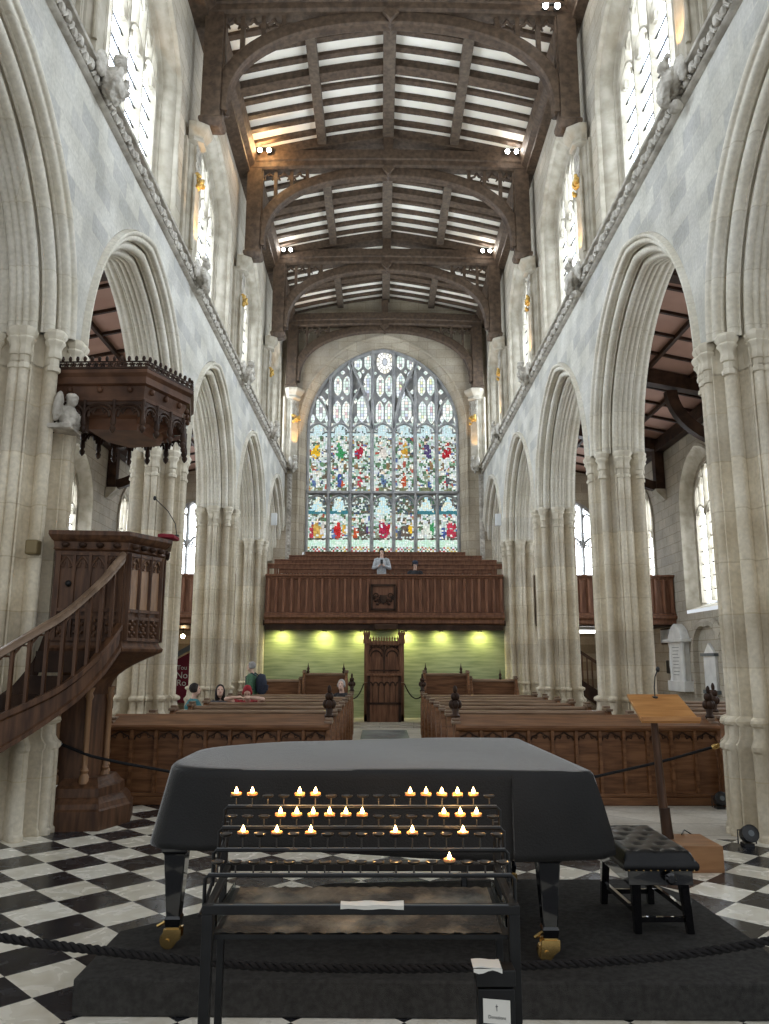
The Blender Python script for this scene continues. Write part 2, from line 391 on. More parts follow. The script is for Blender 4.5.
PROF = HALF + [(-a, b) for a, b in HALF[-2::-1]]
def arcade_arch(sx, k, parent):
    yc = PY[k] + BAY / 2; m = MB(); rows = []
    for a, b in PROF:
        rows.append([(sx * (PX - a), yc + u, ZS - .02 + z) for u, z in arch_pts(BAY / 2 - b)])
    m.grid(rows); return m.build('arch_moulding', 'arch_stone', parent, 28)
def wall_strips(m, fmap, u0, u1, z0, z1, ops, n=40):
    """wall with openings; ops: (uc, hw, sill, top(u)) in order of u"""
    x = u0
    for uc, hw, sill, top in ops:
        if uc - hw > x: m.add([fmap(x, z0), fmap(uc - hw, z0), fmap(uc - hw, z1), fmap(x, z1)], [(0, 1, 2, 3)])
        us = [uc - hw * cos(pi * i / n) for i in range(n + 1)]
        lo = [fmap(u, z0) for u in us]; si = [fmap(u, sill) for u in us]; tp = [fmap(u, min(top(u - uc), z1)) for u in us]; hi = [fmap(u, z1) for u in us]
        if sill > z0: m.grid([lo, si])
        m.grid([tp, hi]); x = uc + hw
    if x < u1: m.add([fmap(x, z0), fmap(u1, z0), fmap(u1, z1), fmap(x, z1)], [(0, 1, 2, 3)])
def two_centre(w, rise, spring):
    e = (rise * rise - w * w) / (2 * w); R = w + e
    return lambda u: spring + sqrt(max(0, R * R - (abs(u) + e) ** 2))
def drop_arch(w, rise, spring):
    return lambda u: spring + rise * (.80 * sqrt(max(0, 1 - (u / w) ** 2)) + .20 * (1 - abs(u) / w))
def outline(w, sill, top, n=24):
    """open outline up one jamb, over the arch and down the other: [(u, z)]"""
    us = [-w * cos(pi * i / (2 * n)) for i in range(n + 1)]; us += [-u for u in us[-2::-1]]
    return [(-w, sill)] + [(u, top(u)) for u in us] + [(w, sill)]
WALLS = {}
for side, sx in (('left', -1), ('right', 1)):
    m = MB(); fm = lambda u, z: (sx * WX, u, z)
    ops = []
    for k in range(5):
        w = BAY / 2 - .16; R = w + EB
        ops.append((PY[k] + BAY / 2, w, ZS, (lambda R: lambda u: ZS + sqrt(max(0, R * R - (abs(u) + EB) ** 2)))(R)))
    wall_strips(m, fm, PY[0], YW, ZS, 9.1, ops)
    w = structure(m.build('wall_' + side, 'wall_stone')); WALLS[side] = w
    if sx < 0: LEFT.append(w)
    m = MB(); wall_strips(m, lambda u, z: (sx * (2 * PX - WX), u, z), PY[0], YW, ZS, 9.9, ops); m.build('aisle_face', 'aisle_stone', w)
    for k in range(5): arcade_arch(sx, k, w)

# ---- string course with carved pellets, clerestory wall and windows
win_no = 2
def window_glazing(sx, X, yc, hw, sill, spring, top, lights, parent, zt, bars=True, glass='daylight', mat='tracery_stone', mw=.11):
    """tracery, saddle bars and glass of a window lying in the plane x = sx*X"""
    m = MB(); lw = 2 * hw / lights
    P = lambda u, z, d=0: (sx * (X + d), yc + u, z)
    def bar(path, w=mw, dp=.16):
        m.sweep([(-dp / 2, -w / 2), (-dp / 2 + .05, -w / 2), (-.02, -w / 2 - .0), (dp / 2, -w / 5), (dp / 2, w / 5), (-.02, w / 2), (-dp / 2 + .05, w / 2), (-dp / 2, w / 2)], [P(u, z) for u, z in path], (-sx, 0, 0))
    for i in range(1, lights):
        u = -hw + lw * i; bar([(u, sill), (u, top(u) + .02)])
    for i in range(lights):            # cusped light heads
        u0 = -hw + lw * i; w = lw / 2; c = u0 + w
        f = two_centre(w, w * 1.25, zt)
        bar([(c + w * (-1 + 2 * j / 14), f(w * (-1 + 2 * j / 14))) for j in range(15)], mw * .8)
        for s_ in (-1, 1):
            if zt + .35 < top(c): bar([(c + s_ * w * .95, zt + w * .55), (c + s_ * w * .45, zt + w * .40), (c + s_ * w * .42, zt + w * .75)], mw * .5, .1)
        if top(c) > zt + w * 1.25 + .3:  # panel tracery over the light
            zb = zt + w * 1.25
            bar([(c, zb - .03), (c, top(c))], mw * .7)
            for s_ in (-1, 1):
                cc = c + s_ * w / 2; z2 = min(top(cc), top(c)) - .30
                if z2 > zb + .1:
                    g = two_centre(w / 2, w * .7, z2); bar([(cc + w / 2 * (-1 + 2 * j / 8), g(w / 2 * (-1 + 2 * j / 8))) for j in range(9)], mw * .55, .1)
    o = outline(hw, sill, top); bar(o, mw * 1.1)
    m.build('tracery', mat, parent, 40)
    if bars:
        m = MB(); z = sill + .35
        while z < zt + .2:
            m.beam(P(-hw, z, .02), P(hw, z, .02), .025, .025); z += .38
        m.build('saddle_bar', 'iron', parent)
    m = MB(); us = [hw * (-1 + 2 * i / 24) for i in range(25)]
    m.grid([[P(u, sill, .07) for u in us], [P(u, max(top(u), sill), .07) for u in us]]); m.build('glass', glass, parent)
def embrasure(sx, prof, yc, sill, topf, mat, parent, name='embrasure'):
    """prof: (X, half-width) from the wall face outwards; topf(hw) gives the arch for that half-width"""
    m = MB(); rows = []
    for X, hw, dz in prof: rows.append([(sx * X, yc + u, z) for u, z in outline(hw, sill + dz, topf(hw))])
    m.grid(rows)
    m.add([rows[0][0], rows[0][-1], rows[-1][-1], rows[-1][0]], [(0, 1, 2, 3)])
    return m.build(name, mat, parent, 30)
for side, sx in (('left', -1), ('right', 1)):
    tr = MB()
    prof = [(3.74, 8.83), (3.665, 8.845), (3.645, 8.865), (3.66, 8.885), (3.71, 8.90), (3.69, 9.11), (3.61, 9.125), (3.595, 9.15), (3.61, 9.17), (3.70, 9.20), (3.97, 9.30), (3.97, 8.83)]
    tr.prism(prof, lambda x, z: (sx * x, PY[0], z), lambda x, z: (sx * x, YW, z))
    y = PY[0] + .1; i = 0
    while y < YW - .2:                # carved leaf pellets in the hollow
        dz = .03 * (-1) ** i
        tr.ball((sx * 3.665, y, 9.005 + dz), (.05, .062, .075), 8, 5); tr.tube([(sx * 3.67, y + .05, 8.93), (sx * 3.64, y + .10, 9.0), (sx * 3.67, y + .15, 9.09)], .022, 5); y += .18; i += 1
    o = structure(tr.build('trim_' + ('1' if sx < 0 else '2'), 'carved_stone', None, 35))
    if sx < 0: LEFT.append(o)
    topf = lambda hw: drop_arch(hw, 1.5 * hw / 1.9, 12.5 - (1.9 - hw) * .1)
    cw = MB()
    wall_strips(cw, lambda u, z: (sx * CX, u, z), PY[0], YW, 9.2, 15.3, [(PY[k] + BAY / 2, 1.92, 9.3, topf(1.92)) for k in range(5)], 28)
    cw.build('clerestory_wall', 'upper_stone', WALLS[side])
    for k in range(5):
        yc = PY[k] + BAY / 2
        t = structure(thing('window_%d' % win_no, None, None, (sx * CX, yc, 9.3))); win_no += 1
        if sx < 0: LEFT.append(t)
        embrasure(sx, [(3.95, 1.92, 0), (3.935, 1.90, 0), (3.94, 1.86, 0), (3.98, 1.84, 0), (4.02, 1.84, 0), (4.04, 1.81, 0), (4.09, 1.755, 0), (4.18, 1.72, .02), (4.25, 1.71, .03), (4.26, 1.68, .05), (4.31, 1.655, .08), (4.33, 1.62, .10), (4.36, 1.60, .12), (4.46, 1.58, .16)], yc, 9.3, topf, 'tracery_stone', t)
        window_glazing(sx, 4.40, yc, 1.58, 9.45, 12.4, topf(1.58), 4, t, 12.15)

# ---- wall shafts between the clerestory windows, with corbel and gilded boss; carved busts at their feet
def build_shaft():
    t = thing('wall_shaft', '', 'wall shaft', (0, 0, 0), 'wall shafts between the clerestory windows')   # nave is +x here
    m = MB(); P = [(0, -.30), (.06, -.30), (.06, -.26), (.02, -.25), (.02, -.22), (.10, -.20), (.16, -.13), (.22, -.12), (.22, .12), (.16, .13), (.10, .20), (.02, .22), (.02, .25), (.06, .26), (.06, .30), (0, .30)]
    m.prz(P, 9.2, 11.95)
    m.build('shaft', 'tracery_stone', t, 30)
    m = MB()
    for s_ in (-1, 1): m.lathe([(9.6, .035), (11.2, .035)], (.20, .135 * s_, 0), 8); m.lathe([(9.6, .03), (11.9, .03)], (.05, .245 * s_, 0), 8)
    m.build('colonnette', 'tracery_stone', t, 40)
    m = MB()                          # traceried panel under the corbel
    for i in range(4):
        for j in range(3):
            y0 = -.135 + i * .09
            m.tube([(.225, y0 + .042 * cos(a), 11.38 + j * .19 + .085 * sin(a)) for a in [2 * pi * q / 8 for q in range(8)]], .014, 5, closed=True)
    m.build('tracery_panel', 'carved_stone', t, 40)
    m = MB(); m.grid([[(x * s + (.08 * s if i else 0), y * s, z) for x, y in [(0, -.3), (.14, -.3), (.34, -.16), (.34, .16), (.14, .3), (0, .3)]] for i, (z, s) in enumerate([(11.84, .62), (11.90, .80), (11.95, .80), (11.99, .74), (12.06, .86), (12.12, .98), (12.20, 1.06), (12.26, 1.06), (12.28, 1.0)])], cap0=True, cap1=True, cu=True)
    m.build('corbel', 'tracery_stone', t, 30)
    m = MB(); rnd = random.Random(3)
    for i in range(26): m.ball((.24 + rnd.uniform(-.03, .07), rnd.uniform(-.13, .13), 11.10 + rnd.uniform(-.15, .15)), rnd.uniform(.025, .055), 8, 6)
    m.build('gilded_boss', 'gilt', t, 60)
    return t
sh0 = build_shaft(); first = True
names = {1: 'first', 2: 'second', 3: 'third', 4: 'fourth'}
for side, sx in (('left', -1), ('right', 1)):
    for k in range(1, 6):
        lab = 'carved wall shaft with gilded boss, %s back along the %s clerestory' % (names[k], side) if k < 5 else 'carved wall shaft with gilded boss in the %s corner beside the great window' % side
        loc = (sx * (CX if k < 5 else 3.60), (PY + [YW - .74])[k], 0 if k < 5 else -.22); rz = 0 if sx < 0 else pi
        if first: o = sh0; sh0.location = loc; sh0.rotation_euler.z = rz; sh0['label'] = lab; first = False
        else: o = dup(sh0, loc, lab, None, rz)
        if k == 5: o.rotation_euler.z += -.6 if sx < 0 else .6; o.scale = (1.25, 1.25, 1)
        if sx < 0: LEFT.append(o)
    k = 5
def build_bust(kind):
    t = MB(); rnd = random.Random(kind)
    E_ = lambda c, r, rot=None: t.ball(c, r, 14, 10, rot)
    if kind == 0:        # winged figure bending out from the wall
        E_((.10, 0, .05), (.17, .17, .27)); E_((.22, 0, .36), (.10, .09, .125)); E_((.20, 0, .46), (.11, .10, .06))
        for s_ in (-1, 1):
            E_((.02, .24 * s_, .20), (.07, .15, .24), Matrix.Rotation(.3 * s_, 3, 'X')); E_((.24, .13 * s_, .08), (.07, .055, .16), Matrix.Rotation(.4, 3, 'Y'))
        for i in range(7): t.tube([(.20 + .02 * i % 2, -.13 + .045 * i, .0), (.12, -.12 + .04 * i, -.26)], [.035, .02], 6)
        E_((.24, 0, -.02), (.05, .12, .15))
    else:                # angel holding a shield
        E_((.06, 0, .12), (.14, .22, .22)); E_((.18, 0, .36), (.095, .085, .115))
        t.prism([(-.16, .2), (.16, .2), (.15, -.05), (.08, -.20), (0, -.28), (-.08, -.20), (-.15, -.05)], lambda y, z: (.16, y, z - .05), lambda y, z: (.25 + .03 * (1 - abs(y) * 4), y, z - .03))
        for s_ in (-1, 1):
            E_((.03, .25 * s_, .17), (.07, .13, .26), Matrix.Rotation(.35 * s_, 3, 'X')); E_((.19, .17 * s_, .05), (.06, .05, .13))
        for i in range(6): E_((.15 + .05 * rnd.random(), -.12 + .05 * i, .46), (.05, .04, .05))
        E_((.05, 0, -.30), (.10, .12, .08))
    o = t.build('carved_bust', 'carved_stone', None, 70)
    rm = o.modifiers.new('fuse', 'REMESH'); rm.mode = 'VOXEL'; rm.voxel_size = .014; rm.use_smooth_shade = True
    tx = bpy.data.textures.new('carving', 'CLOUDS'); tx.noise_scale = .06; dm = o.modifiers.new('carve', 'DISPLACE'); dm.texture = tx; dm.strength = .055; dm.mid_level = .5; dm.texture_coords = 'LOCAL'
    o.scale = (.85, .85, .85)
    return o
b0 = [build_bust(0), build_bust(1)]
used = [False, False]
for side, sx in (('left', -1), ('right', 1)):
    for k in range(1, 6):
        y = (PY + [YW - .88])[k]; kd = 0 if (k in (1, 4) and sx < 0) or k == 3 or k == 5 else 1
        what = 'carved stone winged figure' if kd == 0 else 'carved stone angel with a shield'
        lab = what + (' on the string course, %s along the %s wall' % (names[k] if k < 5 else '', side) if k < 5 else ' in the %s corner of the end wall' % side)
        loc = (sx * (3.62 if k < 5 else 3.50), y, 9.02); rz = 0 if sx < 0 else pi
        if not used[kd]: o = b0[kd]; used[kd] = True; o.location = loc; o.rotation_euler.z = rz
        else: o = dup(b0[kd], loc, None, None, rz)
        tag(o, lab, 'carving', 'carved busts on the string courses')
        if sx < 0: LEFT.append(o)
m = MB(); ax, ay, az = -PX + .34, PY[1] - .22, 4.50     # kneeling angel carved on a block, low on the nearest pier
m.box(ax - .10, ax + .16, ay - .17, ay + .17, az - .14, az - .08); m.ball((ax + .06, ay, az + .03), (.10, .12, .15)); m.ball((ax + .10, ay - .02, az + .22), (.065, .065, .08)); m.ball((ax + .10, ay - .02, az + .26), (.075, .075, .05))
for s in (-1, 1): m.ball((ax + .0, ay + .15 * s, az + .12), (.05, .07, .20), 12, 8, Matrix.Rotation(.25 * s, 3, 'X')); m.ball((ax + .14, ay + .06 * s, az + .02), (.05, .045, .09)); m.ball((ax + .12, ay + .10 * s, az - .06), (.08, .05, .05))
o = m.build('carved_corbel', 'carved_stone', None, 70); r = o.modifiers.new('fuse', 'REMESH'); r.mode = 'VOXEL'; r.voxel_size = .011; r.use_smooth_shade = True
tx = bpy.data.textures.new('carving_fine', 'CLOUDS'); tx.noise_scale = .035; dm = o.modifiers.new('carve', 'DISPLACE'); dm.texture = tx; dm.strength = .022; dm.texture_coords = 'LOCAL'
tag(o, 'small kneeling angel carved low on the nearest left pier, under the canopy edge', 'carving')
# lamps tucked behind the busts that wash the shafts with warm light
for sx in (-1, 1):
    for k in range(1, 6):
        ld = bpy.data.lights.new('uplight', 'SPOT'); ld.energy = 130 if sx < 0 else 50; ld.color = (1, .58, .20); ld.spot_size = radians(50); ld.spot_blend = .6; ld.shadow_soft_size = 0
        lo = bpy.data.objects.new('uplight', ld); COL.objects.link(lo); lo.location = (sx * (CX - .42), PY[k] + .02, 9.45) if k < 5 else (sx * 3.12, YW - 1.15, 9.35)
        lo.rotation_euler = Vector((sx * .30, .25 if k == 5 else 0, 1.7)).to_track_quat('-Z', 'Y').to_euler()

# ---- west wall and the great window
wt = two_centre(2.95, 3.35, 10.7)
wtw = lambda w: two_centre(w, 3.35 * w / 2.95 + (w - 2.95) * .25, 10.7)
m = MB(); fm = lambda u, z: (u, YW - .55, z)
wall_strips(m, fm, -4.1, 4.1, 0, 16.4, [(0, 3.28, 5.45, wtw(3.28))], 48)
at_ = two_centre(1.15, 1.5, 6.4)
for s_ in (-1, 1): wall_strips(m, lambda u, z: (u, YW, z), min(s_ * 3.95, s_ * 9.0), max(s_ * 3.95, s_ * 9.0), 0, 10, [(s_ * 7.2, 1.15, 4.6, at_)], 24)
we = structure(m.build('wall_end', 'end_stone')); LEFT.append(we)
m = MB(); rows = []
for d, w in [(-.55, 3.28), (-.58, 3.26), (-.57, 3.21), (-.50, 3.18), (-.45, 3.18), (-.43, 3.14), (-.36, 3.06), (-.26, 3.02), (-.20, 3.02), (-.18, 2.99), (0, 2.95)]:
    rows.append([(u, YW + d, z) for u, z in outline(w, 5.45 + (.4 if d > -.3 else 0), wtw(w), 30)])
m.grid(rows); m.add([rows[0][0], rows[0][-1], rows[-1][-1], rows[-1][0]], [(0, 1, 2, 3)]); m.build('window_arch', 'end_stone', we, 30)
for i, sx in enumerate((-1, 1)):      # carved vertical strings in the corners
    m = MB(); m.prz([(sx * 3.73, YW - .62), (sx * 3.55, YW - .62), (sx * 3.55, YW - .54), (sx * 3.73, YW - .54)], 4.6, 8.8)
    z = 4.7
    while z < 8.7: m.ball((sx * 3.62, YW - .63, z), (.05, .04, .055), 8, 5); z += .15
    structure(m.build('trim_%d' % (3 + i), 'carved_stone', None, 35))
W = structure(thing('window_1', None, None, (0, YW, 5.85))); LEFT.append(W)
def PWX(x, y):      # crop coordinates of the tracery drawing -> metres in the window plane
    px = 295 + x / 4.394; py = 340 + y / 4.394
    return ((px - 382.6) / 26.25, 5.86 + (553 - py) * .04035)
def wbar(m, path, w=.12, dp=.2, y=YW):
    m.sweep([(-dp / 2, -w / 2), (0, -w / 2), (dp / 2, -w / 5), (dp / 2, w / 5), (0, w / 2), (-dp / 2, w / 2)], [(u, y, z) for u, z in path], (0, -1, 0))
LW = 5.9 / 7
for i in range(1, 7):
    u = -2.95 + LW * i; m = MB(); wbar(m, [(u, 5.8), (u, wt(u) + .05)], .15 if i in (3, 4) else .13, .24); m.build('mullion', 'grey_tracery', W, 40)
m = MB(); wbar(m, [(-2.95, 8.20), (2.95, 8.20)], .17, .26); wbar(m, [(-2.95, 5.80), (2.95, 5.80)], .16, .3); m.build('transom', 'grey_tracery', W, 40)
m = MB(); wbar(m, outline(2.93, 5.8, lambda u: wt(u) - .02, 30), .14, .26)
def circ_arc(p, q, bulge, n=14):
    p = Vector(p); q = Vector(q); mid = (p + q) / 2; d = q - p; nrm = Vector((-d.y, d.x)) * bulge
    return [tuple((1 - t) ** 2 * p + 2 * t * (1 - t) * (mid + nrm * 2) + t * t * q) for t in [i / n for i in range(n + 1)]]
for s_ in (-1, 1):
    um = lambda i: s_ * (-2.95 + LW * i)
    wbar(m, circ_arc((um(3), 10.75), (um(1.85), wt(um(1.85))), -.062 * s_), .15, .24)       # big sub-arch
    wbar(m, circ_arc((um(1), 10.95), (um(.38), wt(um(.38))), -.10 * s_), .10)               # first light
    wbar(m, circ_arc((um(2), 10.95), (um(2.62), 12.65), .12 * s_), .10)                   # third light
for i in range(7):                    # cusped heads of lights, above and below the transom
    u0 = -2.95 + LW * i; c = u0 + LW / 2
    for zh in (10.52, 7.62):
        f = two_centre(LW / 2, .48, zh)
        wbar(m, [(c + LW / 2 * (-1 + 2 * j / 12), f(LW / 2 * (-1 + 2 * j / 12))) for j in range(13)], .09, .16)
        for s_ in (-1, 1): wbar(m, [(c + s_ * LW * .46, zh + .12), (c + s_ * LW * .26, zh + .10), (c + s_ * LW * .24, zh + .26)], .06, .12)
m.build('tracery', 'grey_tracery', W, 40)
m = MB(); us = [2.95 * (-1 + 2 * i / 40) for i in range(41)]
m.grid([[(u, YW + .06, 10.0) for u in us], [(u, YW + .06, max(10.0, wt(u))) for u in us]]); m.add([(-2.95, YW + .075, 5.8), (2.95, YW + .075, 5.8), (2.95, YW + .075, 10.7), (-2.95, YW + .075, 10.7)], [(0, 1, 2, 3)])
m.build('leading', 'grey_tracery', W)
from mathutils import noise
def glass_mesh(name, cells, parent, y):
    """cells: (4 corner points (u,z), colour)"""
    v = []; f = []; cs = []
    for q, c in cells:
        n = len(v); v += [(u, y, z) for u, z in q]; f.append(tuple(range(n, n + len(q)))); cs.append(c)
    me = bpy.data.meshes.new(name); me.from_pydata(v, [], f); me.materials.append(MATS['stained_glass'])
    ca = me.color_attributes.new('glass', 'FLOAT_COLOR', 'CORNER'); i = 0
    for p, c in zip(me.polygons, cs):
        for _ in p.loop_indices: ca.data[i].color = (*c, 1); i += 1
    o = bpy.data.objects.new(name, me); COL.objects.link(o); attach(o, parent); return o
WHITE = [(.74, .84, .80), (.62, .74, .68), (.88, .88, .78), (.50, .62, .57), (.70, .76, .84)]
DARK = [(.10, .13, .12), (.08, .16, .09), (.16, .12, .08), (.06, .09, .14)]
def pick(rnd, u, z, spec, bw):
    """colour of one piece of glass: robes and heads where the figures stand, pale canopy work and foliage elsewhere"""
    for (cu, cz, ru, rz, c) in spec:
        d = ((u - cu) / ru) ** 2 + ((z - cz) / rz) ** 2
        if d < 1 and rnd.random() < .80: k = rnd.uniform(.65, 1.2); return tuple(min(1, x * k) for x in c)
    n1 = noise.noise(Vector((u * 6.5, z * 6.5, 3.1))); n2 = noise.noise(Vector((u * 9, z * 9, 11.7))); r = rnd.random()
    if n1 > .24: c = (.10, .22, .12) if n2 > 0 else (.14, .12, .09)          # foliage and shadowed ground
    elif n1 < -.36: c = (.42, .10, .07) if n2 > .12 else ((.50, .38, .16) if n2 > -.15 else (.12, .17, .36))
    elif n2 > .34: c = (.36, .56, .46)
    elif r < .09: c = rnd.choice(DARK)
    else: c = rnd.choice(WHITE)
    k = rnd.uniform(.8, 1.12); return tuple(x * k for x in c)
ROBE = [(.85, .52, .03), (.05, .30, .11), (.45, .03, .06), (.70, .66, .60), (.62, .36, .05), (.10, .07, .20), (.42, .02, .03)]
ROBE2 = [(.86, .86, .78), (.06, .10, .32), (.48, .05, .08), (.12, .20, .38), (.55, .10, .04), (.30, .34, .24), (.10, .11, .13)]
ROBE3 = [(.62, .40, .10), (.55, .03, .03), (.12, .10, .08), (.42, .03, .08), (.14, .11, .09), (.78, .84, .74), (.52, .05, .09)]
def light_cells(i, z0, z1, kind):
    rnd = random.Random(100 + i * 7 + kind); cells = []
    c = -2.95 + LW * (i + .5); hw = LW / 2 - .075; sx_ = .075; nx = 10
    nz = int((z1 - z0) / .066); dz = (z1 - z0) / nz; dx = 2 * hw / nx
    J = {}
    def pt(a, b):
        if (a, b) not in J:
            ju = 0 if a in (0, nx) else rnd.uniform(-.028, .028); jz = 0 if b in (0, nz) else rnd.uniform(-.026, .026)
            J[(a, b)] = (c - hw + dx * a + ju, z0 + dz * b + jz)
        return J[(a, b)]
    o1 = rnd.uniform(-.06, .06); o2 = rnd.uniform(-.06, .06)
    if kind == 0:
        g = 1 if i % 2 else -1
        spec = [(c + o1, 9.92, .11, .30, ROBE[i]), (c + o1 + .10 * g, 9.78, .12, .20, ROBE[i]), (c + o1 - .02, 10.24, .06, .07, (.80, .66, .50)), (c + o2, 8.70, .09, .30, ROBE2[i]), (c + o2 + .08 * g, 8.55, .10, .14, ROBE2[(i + 3) % 7]), (c + o2, 9.04, .055, .06, (.82, .70, .55)), (c - o1, 8.36, .20, .06, (.20, .22, .12)), (c - .18 * g, 9.35, .10, .10, (.16, .30, .18)), (c + .2 * g, 9.28, .09, .12, (.30, .20, .10))]
    else:
        spec = [(c + o1, 6.80, .15, .24, ROBE3[i]), (c + o1 + .06, 6.58, .18, .14, ROBE3[i]), (c - .2, 6.62, .10, .20, ROBE2[(i + 2) % 7]), (c + .22, 6.80, .08, .22, ROBE[(i + 3) % 7]), (c + o1, 7.12, .07, .08, (.82, .70, .56)), (c, 6.40, .34, .05, (.12, .10, .08))]
    for b in range(nz):
        for a in range(nx):
            q = [pt(a, b), pt(a + 1, b), pt(a + 1, b + 1), pt(a, b + 1)]
            u = sum(p[0] for p in q) / 4; z = sum(p[1] for p in q) / 4
            if kind == 0 and z > 10.50:      # canopy
                w = (11.06 - z) / .55; col = (.62, .82, .86) if abs(u - c) < w * hw * 1.1 and rnd.random() < .8 else rnd.choice(WHITE + DARK[:1])
            elif kind == 1 and z > 7.36:
                col = rnd.choice([(.52, .78, .86), (.66, .84, .84), (.80, .80, .62)]) if abs(u - c) < hw * (8.12 - z) * 1.35 and i not in (2, 4) else rnd.choice(DARK + WHITE[:2])
                if 7.36 < z < 7.48 and i in (0, 1, 5, 6): col = (.05, .20, .24)
            elif kind == 1 and z < 6.36: col = rnd.choice([(.55, .80, .62), (.62, .86, .76), (.78, .90, .82)]) if z > 6.12 else (rnd.choice(WHITE) if (a + b) % 2 else rnd.choice([(.08, .16, .10), (.42, .06, .06), (.55, .40, .10)]))
            else: col = pick(rnd, u, z, spec, .62)
            m_ = .90; cu = u; cz = z
            q = [(cu + (p[0] - cu) * m_, cz + (p[1] - cz) * m_) for p in q]
            cells.append((q, col))
    return cells
for i in range(7):
    glass_mesh('stained_glass_light', light_cells(i, 8.29, 11.02, 0), W, YW + .055)
    glass_mesh('stained_glass_light', light_cells(i, 5.90, 8.11, 1), W, YW + .055)
# small pale lights in the tracery
LENS = [(102, 310, 46, 120), (178, 205, 36, 92), (220, 205, 36, 92), (176, 325, 36, 105), (217, 325, 36, 105), (290, 310, 48, 122), (316, 212, 40, 134), (275, 158, 22, 40), (270, 105, 36, 60), (316, 96, 36, 74), (372, 205, 36, 104), (413, 205, 36, 104), (370, 328, 38, 112), (412, 328, 38, 112), (262, 232, 24, 24), (132, 232, 26, 26), (200, 145, 24, 22), (258, 272, 20, 34), (230, 118, 20, 34), (66, 355, 18, 44), (128, 356, 20, 36), (262, 358, 20, 36), (318, 356, 18, 36), (391, 270, 26, 24), (350, 148, 16, 16), (198, 262, 18, 18), (132, 280, 18, 34), (293, 140, 16, 20)]
cells = []
rnd = random.Random(5)
def lens(cx, cy, w, h):
    L_ = []
    nr = max(2, int(h / 13))
    def hwid(t): return w / 2 * (min(1, (1 - abs(2 * t - 1)) * 2.3)) ** .8
    for j in range(nr):
        t0 = j / nr; t1 = (j + 1) / nr; a0 = hwid(t0); a1 = hwid(t1); y0 = cy - h / 2 + h * t0 + .8; y1 = cy - h / 2 + h * t1 - .8
        k = 3 if w > 30 else 2
        for q in range(k):
            f0 = -1 + 2 * q / k + .06; f1 = -1 + 2 * (q + 1) / k - .06
            mid = q == 1 and k == 3
            col = rnd.choice(WHITE) if (not mid or rnd.random() < .55 or j in (0, nr - 1)) else rnd.choice([(.45, .50, .62), (.55, .40, .42), (.62, .66, .40), (.30, .28, .30), (.75, .62, .55)])
            L_.append(([PWX(cx + a0 * f0, y0), PWX(cx + a0 * f1, y0), PWX(cx + a1 * f1, y1), PWX(cx + a1 * f0, y1)], col))
    return L_
for (cx, cy, w, h) in LENS:
    cells += lens(cx, cy, w, h)
    if abs(cx - 391) > 3 and not (cx in (372, 413, 370, 412)): cells += lens(782 - cx, cy, w, h)
for r0, r1, n_ in ((0, 12, 5), (13.5, 26, 9), (27.5, 38, 14)):      # the rose at the top
    for q in range(n_):
        a0 = 2 * pi * q / n_ + .05; a1 = 2 * pi * (q + 1) / n_ - .05
        col = (.42, .45, .50) if r1 == 12 else ((.9, .9, .85) if r1 == 26 else rnd.choice([(.92, .93, .9), (.85, .80, .66), (.9, .9, .92)]))
        cells.append(([PWX(393 + r * cos(a), 96 + r * 1.4 * sin(a)) for r, a in ((r0, a0), (r1, a0), (r1, a1), (r0, a1))], col))
glass_mesh('tracery_glass', [(q, tuple(min(1.3, x * 1.3) for x in c)) for q, c in cells], W, YW + .052)

